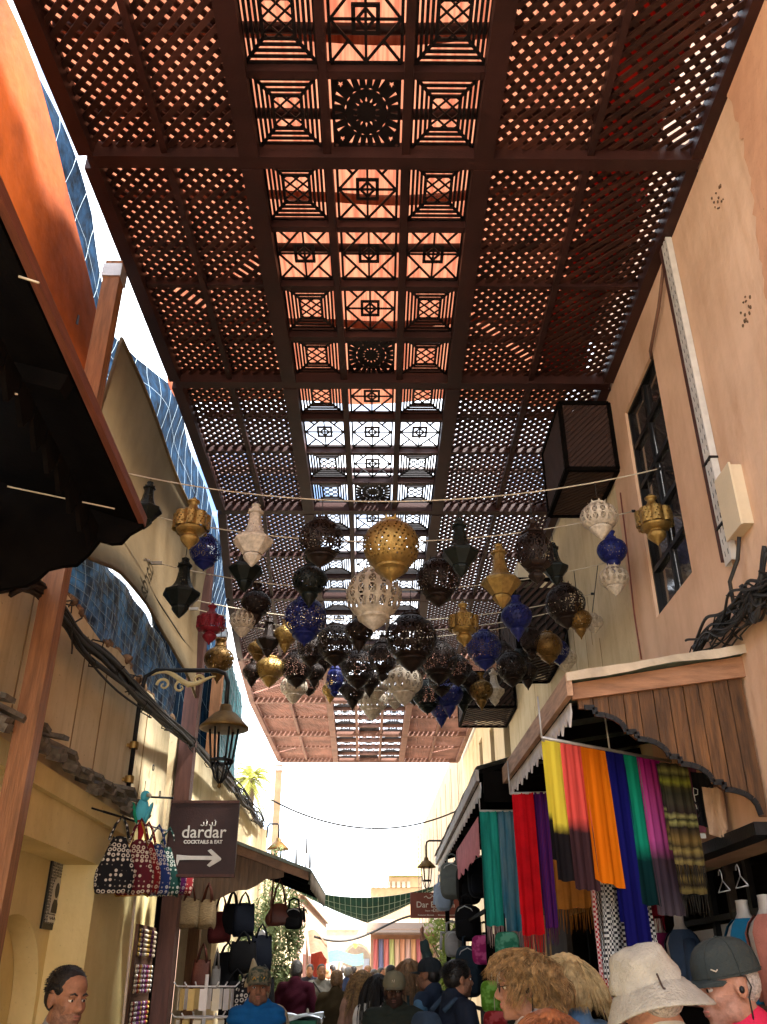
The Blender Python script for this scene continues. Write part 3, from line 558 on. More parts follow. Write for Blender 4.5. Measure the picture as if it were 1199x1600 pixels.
# ================================================================ left hand building
LX=-2.25
bL=thing('yellow_building','yellow plastered house with arched niche and tiled cornice','building',(-2.5,6,0))
top=[(19,4.35)]+[(19-k*.45,4.12+.25*(19-k*.45-6)/13+random.uniform(-.07,.05)) for k in range(1,34)]+[(4.0,3.9),(-4,3.95)]
part(MB().prism([[(-4,2.9),(9.75,2.9)]+[p for p in top if p[0]<9.75]],-.45,YZ(LX)),'upper_wall',TAN,bL)
part(MB().bb((LX-.3,-4,2.45),(LX+.04,8.3,2.898)),'lintel',YELL,bL); part(MB().bb((LX+.041,-4,2.74),(LX+.09,8.3,2.88)),'moulding',YELL,bL)
part(MB().bb((LX-.4,7.47,0),(LX+.05,8.32,2.447)),'pier',YELL,bL); part(MB().bb((LX-.4,8.325,0),(LX+.02,9.75,2.897)),'side_wall',YELL,bL)
def arch(c,hw,zs,zt,n=18): return [(c-hw,0.02)]+[(c-hw*cos(pi*k/n),zs+(zt-zs)*sin(pi*k/n)**.9) for k in range(n+1)]+[(c+hw,0.02)]
part(MB().prism([[(-4,0),(7.47,0),(7.47,2.449),(-4,2.449)],arch(6.76,.64,1.45,2.05),arch(4.8,.64,1.45,2.05)],-.18,YZ(-2.5)),'niche_wall',YELL,bL)
part(MB().prism([[(-4,0),(7.47,0),(7.47,2.449),(-4,2.449)],arch(6.72,.40,1.3,1.80),arch(4.65,.40,1.3,1.80)],-.16,YZ(-2.685)),'inner_niche_wall',YELL,bL)
part(MB().bb((-2.95,-4,0),(-2.86,7.47,2.449)),'back_wall',YELL,bL)
for y in (5.35,6.5,7.1,8.55): part(MB().bb((LX-.002,y,3.0),(LX+.006,y+.012,4.0)),'seam',mat('seam',(.25,.16,.07),.9),bL)
def tl(s):
    m=MB(); n=8
    for k in range(n):
        a,b=[pi*q/n for q in (k,k+1)]; P=[(r*cos(t),s*r*sin(t)) for r,t in ((.082,a),(.082,b),(.066,b),(.066,a))]
        m.add([(x,y,z) for x in (0,.27) for y,z in P],[(0,1,2,3),(7,6,5,4),(0,4,5,1),(1,5,6,2),(2,6,7,3),(3,7,4,0)])
    return m.mesh('tile',TILE)
tm_=[MB().box((.13,0,0),(.28,.15,.028)).mesh('tile',TILE),MB().box((.11,0,0),(.24,.11,.03)).box((.2,.0,-.04),(.1,.09,.05)).mesh('tile',TILE)]
for k in range(27):
    y=4.1+k*.158; o=obj('tile',tm_[k%2],bL,(LX-.02+2.5,y-6,3.06-.05*(k%2)+random.uniform(-.02,.02))); o.rotation_euler=(random.uniform(-.28,.28),R(17+random.uniform(-9,9)),R(random.uniform(-10,10)))
st_=[]
for k in range(5): 
    q=MB().ell((0,0,0),(.045,.07,.035),8,5,.7); q.v=[tuple(c*(1+random.uniform(-.25,.25)) for c in p) for p in q.v]; st_.append(q.mesh('stone',mat('rubble',(.22,.13,.07),.95,var=.5,scale=20,bump=.6)))
for k in range(26):
    y=4.6+k*.2+random.uniform(-.05,.05); o=obj('rubble_stone',st_[k%5],bL,(LX-.02+random.uniform(-.06,.03)+2.5,y-6,lerp(sorted(top),y)+.01)); o.rotation_euler=(random.uniform(0,6),random.uniform(0,6),0)
for a,b in (((-2.235,8.9,3.5),.03),((-2.235,9.3,3.32),.022)): part(MB().tube([V(a)+V((.02,.03*cos(t),.03*sin(t))) for t in [i*.7 for i in range(10)]],.005,5),'wall_ring',BLK,bL)
bL2=thing('tan_building','tan walled house with the bag stall behind the brown post','building',(-2.5,15,0))
part(MB().prism([[(9.77,2.9),(13.4,2.9),(13.4,0),(27,0),(27,3.6),(19.2,3.9)]+[p for p in top if p[0]>9.77]],-.45,YZ(LX)),'wall',TAN,bL2)
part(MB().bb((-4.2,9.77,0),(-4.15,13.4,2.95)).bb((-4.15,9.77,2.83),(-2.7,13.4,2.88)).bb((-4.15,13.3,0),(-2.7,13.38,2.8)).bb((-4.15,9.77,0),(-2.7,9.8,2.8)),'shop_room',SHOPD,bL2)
# portrait panel in the niche
pp=thing('wall_panel','black and white patterned portrait panel on the yellow niche wall','poster',(-2.49,7.42,2.0))
part(MB().bb((-2.497,7.22,1.98),(-2.482,7.62,2.49)),'board',BLK,pp); PW=mat('print_white',(.62,.60,.54),.7,var=.05)
part(MB().bb((-2.481,7.25,2.02),(-2.479,7.59,2.45)),'pattern_field',tex_mat('panel_pattern','ring',(.02,.02,.02),(.6,.58,.52),48,.10,.16),pp)
part(MB().prism([[(7.32,2.09)]+[(7.42-.1*cos(pi*k/8),2.26+.09*sin(pi*k/8)) for k in range(9)]+[(7.52,2.09)]],.003,YZ(-2.479)),'portrait_field',PW,pp)
part(MB().prism([[(7.415-.045*cos(t*pi/8),2.255+.055*sin(t*pi/8)) for t in range(16)]],.002,YZ(-2.4755)).prism([[(7.34,2.095),(7.50,2.095),(7.48,2.15),(7.44,2.19),(7.38,2.19),(7.35,2.15)]],.002,YZ(-2.4755)),'silhouette',BLK,pp)
part(MB().bb((-2.478,7.31,2.03),(-2.476,7.53,2.08)),'caption_field',PW,pp)
part(MB().tube([(-2.474,7.34+.018*k,2.055+(.012 if k%3==0 else -.004)) for k in range(11)],.003,4),'caption',BLK,pp)
# near left awning seen from below
aL=thing('dark_overhang','dark tiled overhang with reddish wooden edge board on the near left','awning',(-1.8,2,3.3))
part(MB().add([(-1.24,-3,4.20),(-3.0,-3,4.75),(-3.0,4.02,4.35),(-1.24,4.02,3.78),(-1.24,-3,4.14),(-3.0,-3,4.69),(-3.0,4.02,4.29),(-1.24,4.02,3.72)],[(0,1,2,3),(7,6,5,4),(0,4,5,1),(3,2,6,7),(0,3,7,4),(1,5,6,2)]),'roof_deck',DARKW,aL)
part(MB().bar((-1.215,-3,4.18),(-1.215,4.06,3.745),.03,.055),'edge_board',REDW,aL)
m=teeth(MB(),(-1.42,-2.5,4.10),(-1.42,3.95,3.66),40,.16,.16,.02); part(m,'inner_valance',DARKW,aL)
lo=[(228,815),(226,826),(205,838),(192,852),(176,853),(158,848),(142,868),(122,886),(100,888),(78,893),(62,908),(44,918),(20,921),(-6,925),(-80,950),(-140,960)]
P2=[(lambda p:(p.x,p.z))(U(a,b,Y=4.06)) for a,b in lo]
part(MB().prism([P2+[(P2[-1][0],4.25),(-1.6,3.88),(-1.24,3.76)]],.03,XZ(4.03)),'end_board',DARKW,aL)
for y in (-1,.3,1.6,2.9): part(MB().bar((-1.25,y,3.93-.057*y),(-2.9,y+.05,4.42-.057*y),.07,.10),'rafter',DARKW,aL)
for a,b in (((30,432),(62,442)),((5,612),(28,616)),((12,760),(180,795))):
    o=MB().tube([U(*a,Z=3.66),U(*b,Z=3.64)],.004,4).build('string',CORD); tag(o,'pale string stretched under the dark overhang','string','strings under the overhang')
# posts
def post(x,y,z0,z1,wd,label,m=POSTW,grp='posts carrying the lattice roof'):
    t=thing('wooden_post',label,'post',(x,y,z0),group=grp); MB().box((0,0,(z1-z0)/2),(wd,wd*.95,z1-z0)).build('shaft',m,t)
    MB().box((0,0,z1-z0-.10),(wd+.02,wd+.02,.12)).build('metal_bracket',GREYM,t); MB().box((0,0,.06),(wd+.03,wd+.03,.12)).build('foot',BLK,t); return t
post(-2.02,5.10,0,6.5,.125,'thick varnished wooden post at the corner of the dark overhang')
post(-2.14,10.05,0,6.5,.17,'dark brown post beside the hanging sign with the arrow',BRNW)
post(-2.40,12.9,0,6.45,.15,'brown wooden post behind the street lantern')
post(-2.50,22.95,0,6.5,.16,'slim tan post at the far end of the lattice roof',mat('tan_post',(.42,.26,.15),.7))
# cloths and nets on the left
def edge(px,X): return [U(a,b,X=X) for a,b in px]
def alongY(E,y):
    for a,b in zip(E,E[1:]):
        if a.y<=y<=b.y: return a.z+(b.z-a.z)*(y-a.y)/max(1e-6,b.y-a.y)
    return E[0].z if y<E[0].y else E[-1].z
E1=edge(((-60,-130),(0,-25),(35,50),(60,115),(86,210),(113,325),(142,440),(160,528)),-2.25)
o=MB().grid(lambda u,v:(lambda y,zt:V((-2.25-.06*sin(pi*v)*sin(pi*u)+.02*sin(u*20+v*4)*v,y-.22*u**6*math.sin(pi*min(1,v*1.0))*1.2,zt*(1-v)+4.35*v)))(E1[0].y+(E1[-1].y-E1[0].y)*u,alongY(E1,E1[0].y+(E1[-1].y-E1[0].y)*u)),40,20).build('orange_cloth',ORANGE); tag(o,'bright orange cloth sheet stretched above the dark overhang','cloth')
for a,b in ((125,500),(123,492)):
    c=U(a,b,X=-2.2); 
    if b==500: o=MB().prism([[(c.y-.02,c.z-.05),(c.y+.02,c.z-.03),(c.y+.015,c.z+.05),(c.y-.015,c.z+.04)]],.004,YZ(-2.215)).build('cloth_patch',BLK); tag(o,'small dark patch on the orange cloth','patch')
E2=sorted(edge(((55,110),(100,230),(140,330),(160,430),(178,520),(205,545),(235,572),(262,605),(300,690),(322,760),(340,830),(352,900),(362,980)),-2.6),key=lambda p:p.y)
def net(label,fn,nu,nv,gu,gv,m=NET,lm=NETL,name='shade_net',r=.006,rb=None):
    t=thing(name,label,'net',tuple(fn(.5,.5))); part(MB().grid(fn,nu,nv),'sheet',m,t); ml=MB()
    for k in range(gu+1): ml.tube([V(fn(k/gu,j/nv))+V((.012,0,0)) for j in range(nv+1)],r,4)
    for k in range(gv+1): ml.tube([V(fn(j/nu,k/gv))+V((.012,0,0)) for j in range(nu+1)],r,4)
    part(ml,'grid_lines',lm,t); return t
def f_(u,v):
    y=E2[0].y+(E2[-1].y-E2[0].y)*u; zt=alongY(E2,y); return V((-2.6+.05*sin(u*17+v*6)+.03*sin(v*14+u*30),y+.05*sin(v*7+u*9),zt*(1-v)+lerp([(8.5,5.6),(12,4.3)],y)*v))
net('blue black gridded shade net standing above the beige sail',f_,90,16,28,7,r=.0022)
E3=[U(*p,X=-2.2) for p in ((118,870),(165,890),(215,945),(255,1005),(278,1050),(292,1090))]
def f_(u,v):
    y=5.6+4.1*u; zt=lerp([(p.y,p.z) for p in E3],y)+.15; return V((-2.3+.04*sin(u*7)*sin(v*3)+.012*sin(u*33+v*5),y,zt*(1-v)+(3.95)*v))
net('blue gridded plastic net crumpled along the broken wall top',f_,50,12,26,9,NETB,r=.004)
net('teal net strip hanging beside the far brown post',lambda u,v:V((-2.46+.03*sin(v*9),13.1+2.6*u,6.3-2.2*v+.1*sin(u*5))),16,14,10,10,mat('teal_net',(.06,.16,.18),.6,var=.4,scale=9,trans=.3))
SE=[(5.75,6.3),(7,6.33),(8.7,6.36),(10.3,6.3)]; SB=[(p.y,p.z) for p in E3]
def sf_(u,v):
    yt=5.72+4.5*u; zt=lerp(SE,yt); yb=5.45+4.55*u; zb=lerp(SB,yb); b=sin(pi*v)*sin(pi*u)
    return V((-2.12-.10*b+.02*sin(u*9+v*5),yt*(1-v)+yb*v-.10*sin(pi*v)*(1-u)+(.0 if u<.9 else 0),zt*(1-v)+zb*v))
sail=thing('canvas_sail','large beige canvas sail with faint white letters behind the hanging lanterns','sail',(-2.1,8,5.2)); part(MB().grid(sf_,40,30),'canvas',CANVAS,sail)
part(MB().tube([sf_(k/20,0)+V((.01,0,0)) for k in range(21)],.016,6).tube([sf_(k/20,1)+V((.01,0,0)) for k in range(21)],.016,6).tube([sf_(0,k/20)+V((.01,0,0)) for k in range(21)],.016,6),'hem',CANVAS,sail)
FADE=mat('faded_print',(.36,.30,.20),.8)
o=text('lettering','dardar',.55,lambda x,y,z:V((-2.085,7.30-y*.8-x*.12,4.82-x*.30+y*.10)),FADE,sail); o.location=tuple(-c for c in sail.location)
# ================================================================ street lanterns
def street_lamp(label,x,y,z,wallx,stem,s=1,grp=None,scroll=True):
    t=thing('street_lantern',label,'lamp',(x,y,z),group=grp); d=wallx-x; sg=1 if d>0 else -1
    MB().tube([(d,0,stem),(d,0,.30*s),(d*.97,0,.46*s),(d*.85,0,.52*s),(d*.15,0,.52*s),(d*.04,0,.49*s),(0,0,.40*s),(0,0,.12*s)],.021*s,8).build('arm',BLK,t)
    if stem<-.2:
        for q in (stem+.12,stem+.42): MB().lathe([(.04,-.03),(.045,0),(.04,.03)],12,(d,0,q)).box((d+sg*.06,0,q),(.1,.03,.03)).build('clamp',GOLD,t)
    MB().lathe([(.012,.2),(.05,.19),(.06,.13),(.10,.11),(.16,.05),(.22,-.01),(.225,-.03),(.20,-.035),(.0,-.03)],24,(0,0,0)).build('cap',BRONZE,t)
    m=MB()
    for k in range(6):
        a=k*pi/3; m.tube([(.13*cos(a),.13*sin(a),-.03),(.095*cos(a),.095*sin(a),-.32)],.011,6); m.tube([(.095*cos(a),.095*sin(a),-.32),(.05*cos(a),.05*sin(a),-.46),(0,0,-.52)],.009,6)
    m.lathe([(.105,-.335),(.115,-.32),(.105,-.305),(.09,-.32),(.105,-.335)],20); m.build('cage',BLK,t)
    MB().lathe([(.0,-.56),(.018,-.54),(.012,-.5)],8).build('finial',BRONZE,t)
    if scroll:
        m=MB(); m.tube([(d*.9+(-d*.75)*k/14,0,.47+.05*sin(k*.55)-.004*k) for k in range(15)],[.006+.02*sin(pi*k/14) for k in range(15)],6)
        for cx,cz,r0,sgn in ((.55,.36,.075,1),(.75,.38,.065,-1),(.35,.43,.05,1)):
            m.tube([(d*cx+sgn*r0*(1-k/16)*cos(k*.55),0,cz+r0*(1-k/16)*sin(k*.55)) for k in range(15)],[.017-.0008*k for k in range(15)],6)
        m.build('scroll_ornament',mat('cream_iron',(.62,.52,.26),.5),t)
    return t
street_lamp('black and bronze street lantern on an arm with cream scrolls by the yellow wall',-1.39,8.0,3.69,-2.19,-.60)
street_lamp('small street lantern on a curved arm beside the dark awning',.74,13.9,3.12,1.25,.3,1.1,scroll=False).scale=(.62,)*3
street_lamp('street lantern bracket on the tan wall beyond the sign',-2.0,19.0,4.0,-2.24,.2,.9,scroll=False)
# ================================================================ signs
SIGNB=mat('sign_brown',(.030,.011,.009),.55,var=.35,scale=5,bump=.1); LET=mat('sign_letter',(.62,.60,.54),.6)
t=thing('hanging_sign','brown hanging sign with dardar lettering and a white arrow','sign',(-1.61,8.6,2.8))
part(MB().bb((-1.93,8.6,2.48),(-1.29,8.64,3.12)),'board',SIGNB,t)
for a,b in (((-1.93,8.59,3.11),(-1.29,8.65,3.135)),((-1.93,8.59,2.465),(-1.29,8.65,2.49))): part(MB().bb(a,b),'rim',BRNW,t)
part(MB().tube([(-2.2,8.62,2.85),(-2.2,8.62,3.15),(-2.15,8.62,3.17),(-1.92,8.62,3.16)],.010,6),'bracket',BLK,t)
fx=lambda cx,cz,y=8.597:(lambda x,yy,z:V((cx+x,y-z,cz+yy)))
def stx(name,s,size,cx,cz,y,par,m=LET,bold=0,root=None): 
    o=text(name,s,size,fx(cx,cz,y),m,par,bold=bold); o.location=tuple(-c for c in par.location); return o
stx('lettering','dardar',.155,-1.60,2.85,8.597,t,bold=.001); stx('lettering','COCKTAILS & EAT',.043,-1.60,2.765,8.597,t,bold=.0015)
m=MB()
for cx in (-1.60,-1.52):
    m.tube([(cx-.035,8.595,2.915),(cx-.02,8.595,2.908),(cx-.005,8.595,2.915),(cx-.01,8.595,2.94)],.005,5); m.tube([(cx+.005,8.595,2.91),(cx+.02,8.595,2.908),(cx+.022,8.595,2.95)],.005,5); m.tube([(cx+.012,8.595,2.955),(cx+.016,8.595,2.958)],.005,5)
part(m,'script_lettering',LET,t)
part(MB().prism([[(-1.83,2.60),(-1.83,2.655),(-1.70,2.645),(-1.50,2.645),(-1.55,2.69),(-1.52,2.705),(-1.42,2.625),(-1.42,2.61),(-1.52,2.55),(-1.545,2.565),(-1.50,2.61),(-1.70,2.612),(-1.80,2.61),(-1.815,2.56)]],.004,XZ(8.594)),'arrow',LET,t)
t=thing('shop_sign','brown sign reading Dar Essalam beyond the backpacks','sign',(.9,16,2.7))
part(MB().bb((.57,16,2.54),(1.45,16.04,2.93)),'board',mat('sign_red',(.17,.045,.03),.5,var=.15),t)
stx('lettering','Dar Essalam',.13,.99,2.74,15.997,t,bold=.001); stx('lettering','DE',.075,.99,2.655,15.997,t); stx('lettering','Depuis 1950        Since 1950',.03,.99,2.65,15.997,t,bold=.0005)
stx('lettering','Restaurant Marocain   -   Moroccan Restaurant',.032,1.0,2.585,15.997,t,bold=.0005)
part(MB().tube([(.80+.035*k,15.994,2.855+.02*sin(k*1.9)) for k in range(12)],.007,5).tube([(.9,15.994,2.9),(.95,15.994,2.885)],.005,4),'script_lettering',LET,t)
part(MB().bb((1.4,16.01,2.85),(2.21,16.03,2.88)),'bracket',BLK,t)
# ================================================================ cable bundles
def bundle(label,pts,n,spread,r=(.008,.02),loops=0,seed=1):
    rd=random.Random(seed); t=thing('cable_bundle',label,'cables',tuple(pts[0])); P=[V(p) for p in pts]; L_=len(P)
    def cr(u):
        u=min(max(u,0),.9999)*(L_-1); i=int(u); f=u-i; a,b,c,d=P[max(i-1,0)],P[i],P[i+1],P[min(i+2,L_-1)]
        return .5*((2*b)+(c-a)*f+(2*a-5*b+4*c-d)*f*f+(3*b-a-3*c+d)*f**3)
    for k in range(n):
        ph=[rd.uniform(0,6) for _ in range(4)]; s=spread*rd.uniform(.3,1); o=V((rd.uniform(-s,s)*.6,rd.uniform(-s,s)*.5,rd.uniform(-s,s))); u0,u1=rd.choice(((0,1),(0,1),(0,.8),(.15,1)))
        part(MB().tube([cr(u0+(u1-u0)*q/30)+o*(1+.4*sin(q*.3+ph[3]))+V((0,s*.5*sin(q*.5+ph[0]),s*.55*sin(q*.42+ph[1]))) for q in range(31)],rd.uniform(*r),5),'cable',CABLE,t)
    for k in range(loops):
        c=cr(rd.uniform(.1,.95)); a=rd.uniform(.04,.12); ph=rd.uniform(0,6); part(MB().tube([c+V((rd.uniform(-.04,.06),a*1.3*cos(q*.7+ph),a*sin(q*.7+ph)-.03*q*.2)) for q in range(rd.randint(4,9))],.006,4),'loose_wire',CABLE,t)
bundle('thick sagging bundle of black cables along the yellow house wall top',[U(*p,X=-2.08) for p in ((10,905),(55,915),(95,955),(125,1000),(165,1030),(210,1075),(255,1120),(300,1160),(335,1195),(365,1230))],17,.085,loops=16,seed=4)
bundle('cable bundle frayed along the tan wall beyond the lantern',[U(*p,X=-2.15) for p in ((345,1195),(365,1225),(385,1250),(400,1275),(412,1288))],14,.11,loops=20,seed=9)
bundle('tangled black cable coil on the peach wall above the plank awning',[U(*p,X=2.10) for p in ((1240,880),(1199,920),(1160,950),(1120,985),(1085,1022))],26,.10,(.004,.011),loops=14,seed=6)
bundle('drooping cable loops at the edge of the peach wall',[(2.12,4.3,3.75),(2.1,4.45,3.50),(2.08,4.5,3.42),(2.1,4.6,3.5),(2.13,4.7,3.62)],5,.04,loops=2,seed=8)
o=MB().tube([V(a).lerp(V(b),f)-V((0,0,.55*4*f*(1-f)*s)) for a,b,s in (((-2.2,19,4.95),(2.15,21,5.2),1.),) for f in [k/24 for k in range(25)]],.018,6).build('overhead_cable',CABLE); tag(o,'black overhead cable sagging across the open sky','cable')
# ================================================================ pierced lanterns
def prof(pts,n):
    "resample a (r,z) outline evenly with a soft curve"
    P=[V((a,b,0)) for a,b in pts]; L_=len(P); out=[]
    for k in range(n+1):
        u=k/n*(L_-1)*.99999; i=int(u); f=u-i; a,b,c,d=P[max(i-1,0)],P[i],P[i+1],P[min(i+2,L_-1)]
        q=.5*((2*b)+(c-a)*f+(2*a-5*b+4*c-d)*f*f+(3*b-a-3*c+d)*f**3); out.append((max(q.x,.001),q.y))
    return out
LM={}
def lantern_meshes(kind,col,hole):
    key=(kind,col,hole)
    if key in LM: return LM[key]
    m=LCOL[col]; n=120 if hole=='rose' else 88
    flat=kind in('pagoda','barrel')
    sides={'pagoda':8,'barrel':6}.get(kind,0)
    if hole=='dense': msk=lambda k,j,lo,hi:lo<=j<hi and ('.##.##..','#..#..#.','#.###.#.','#..#..#.','.##.##..','...#....')[(j-lo)%6][k%8]=='#'
    elif hole=='rose': msk=lambda k,j,lo,hi:lo<=j<hi and (k%8 in (2,3,4,5,6)) and ((k%8-4)**2+((j-lo)%6-3)**2 in (1,4,5))
    elif hole=='fine': msk=lambda k,j,lo,hi:lo<=j<hi and (k%10 not in(0,9)) and (k+j)%3==0 and j%2==0
    else: msk=lambda k,j,lo,hi:lo<=j<hi and ((k*7+j*11)%13 in (0,5))
    rad=None; rib=lambda t:1+.018*abs(sin(5*t))
    poly=lambda t:cos(pi/sides)/cos((t%(2*pi/sides))-pi/sides)
    if kind=='globe':
        body=[(.5*cos(a),.48*sin(a)) for a in [(-1.02+2.2*k/30) for k in range(31)]]; rad=rib; lo,hi=3,27
        cup=[(.27,-.40),(.30,-.43),(.29,-.47),(.24,-.47),(.21,-.53),(.10,-.62),(.03,-.66),(.02,-.70),(0,-.71)]; neck=[(.20,.44),(.215,.46),(.19,.50),(.09,.53),(.03,.57),(0,.575)]
    elif kind=='pumpkin':
        body=[(.5*cos(a)**.8,.36*sin(a)) for a in [(-1.05+2.2*k/24) for k in range(25)]]; rad=lambda t:1+.03*abs(sin(8*t)); lo,hi=3,21
        cup=[(.25,-.31),(.30,-.34),(.295,-.38),(.25,-.40),(.22,-.47),(.12,-.58),(.03,-.64),(0,-.70)]; neck=[(.24,.34),(.26,.37),(.22,.41),(.10,.44),(.03,.50),(0,.505)]
    elif kind=='onion':
        body=prof([(.20,-.42),(.36,-.32),(.48,-.12),(.5,.06),(.42,.24),(.26,.36),(.16,.43)],26); rad=lambda t:1+.015*abs(sin(6*t)); lo,hi=3,22
        cup=[(.20,-.41),(.24,-.44),(.23,-.5),(.19,-.56),(.12,-.68),(.04,-.78),(.02,-.86),(0,-.87)]; neck=prof([(.17,.42),(.20,.45),(.16,.48),(.12,.55),(.15,.64),(.19,.69),(.12,.69),(.02,.7)],10)
    elif kind=='pagoda':
        body=prof([(.15,.72),(.165,.55),(.195,.38),(.25,.21),(.35,.07),(.5,-.02)],20)+[(.505,-.03),(.505,-.10)]+prof([(.49,-.11),(.40,-.22),(.30,-.34),(.24,-.42)],10); rad=poly; lo,hi=2,17
        cup=[(.20,-.42),(.23,-.45),(.225,-.50),(.17,-.58),(.10,-.66),(.03,-.74),(0,-.76)]; neck=[(.17,.72),(.21,.74),(.20,.80),(.13,.84),(.10,.92),(.115,.98),(.05,1.0),(.02,1.04),(0,1.05)]
    elif kind=='tub':
        body=prof([(.42,-.20),(.44,-.19),(.44,-.05),(.44,.1),(.44,.22),(.42,.24)],20)+[(.40,.25),(.30,.27),(.26,.28)]; rad=lambda t:.93+.22*abs(cos(4*t))**.6; lo,hi=3,17
        cup=prof([(.40,-.20),(.38,-.24),(.28,-.32),(.16,-.34),(.24,-.42),(.25,-.50),(.15,-.62),(.05,-.72),(0,-.8)],20); neck=prof([(.27,.27),(.25,.33),(.17,.42),(.12,.52),(.11,.6),(.16,.64),(.16,.68),(.09,.72),(.05,.78),(0,.79)],18)
    else:
        body=prof([(.22,-.50),(.36,-.42),(.47,-.25),(.5,0),(.48,.25),(.38,.42),(.28,.50)],26); rad=poly; lo,hi=6,20
        cup=prof([(.24,-.50),(.26,-.55),(.16,-.60),(.22,-.68),(.20,-.76),(.08,-.86),(0,-.92)],14); neck=prof([(.30,.50),(.33,.53),(.26,.60),(.18,.72),(.10,.80),(.14,.88),(.05,.92),(0,.95)],14)
    if kind=='globe': lo,hi=3,27
    top=neck[-1][1]
    bm=MB().lathe(body,n,rad=rad,smooth=not flat,mask=lambda k,j:msk(k,j,lo,hi)).mesh('shade',m)
    cm=MB().lathe(cup,24 if not sides else sides*4,rad=rad if sides else None,smooth=not flat).mesh('base_cup',m)
    nm=MB().lathe(neck,24 if not sides else sides*4,rad=rad if sides else None,smooth=not flat).mesh('neck',m)
    cn=MB()
    for k in range(8):
        a=k*pi/4; z=neck[1][1]; r=neck[1][0]*.9; cn.add([(r*cos(a-.2),r*sin(a-.2),z),(r*cos(a+.2),r*sin(a+.2),z),(r*1.15*cos(a),r*1.15*sin(a),z+.09)],[(0,1,2)])
    cm2=cn.mesh('crown',m)
    LM[key]=(bm,cm,nm,cm2,top); return LM[key]
RINGM=MB().tube([(0,.03*cos(t),.03+.03*sin(t)) for t in [k*2*pi/10 for k in range(11)]],.006,5).mesh('hanging_ring',BLK)
ROWY=[0,5.85,6.6,7.4,8.25,9.15,10.1]; HOOKS={k:[] for k in range(1,7)}
SHAPE={'globe':'globe','pumpkin':'pumpkin','onion':'onion','pagoda':'flared bell','tub':'scalloped tub','barrel':'barrel'}
CN={'black':'black','brown':'dark brown','gold':'gold','white':'cream white','blue':'deep blue','red':'dark red','bronze':'bronze'}
ROWN=['','the front wire','the second wire','the third wire','the fourth wire','the fifth wire','the rearmost wire']
LANT=[]
def lantern(row,px,py,w,kind,col,dy=0):
    c=U(px,py,Y=ROWY[row]+dy); t=(c-EYE).length; cw=w/FOC*((c-EYE).dot(V((0,cos(PITCH),sin(PITCH)))))
    hole={'white':'rose','gold':'fine','bronze':'fine','red':'fine'}.get(col,'dense') if kind!='onion' else ('fine' if col=='white' else 'rand')
    if kind=='pagoda': hole='fine'
    bm,cm,nm,cr,top=lantern_meshes(kind,col,hole)
    sz='large ' if cw>.37 else 'small ' if cw<.24 else 'medium '; LANT.append([row,c.x,c.z,sz+CN[col],SHAPE[kind],None])
    T=thing('pierced_lantern','x','lantern',tuple(c),random.uniform(0,6),'pierced lanterns hung over the alley'); T.scale=(cw,)*3; LANT[-1][5]=T
    for nme,me in (('shade',bm),('base_cup',cm),('neck',nm),('crown',cr)): obj(nme,me,T)
    r=obj('hanging_ring',RINGM,T,(0,0,top-.01)); HOOKS[row].append((c.x,c.y,c.z+(top+.05)*cw))
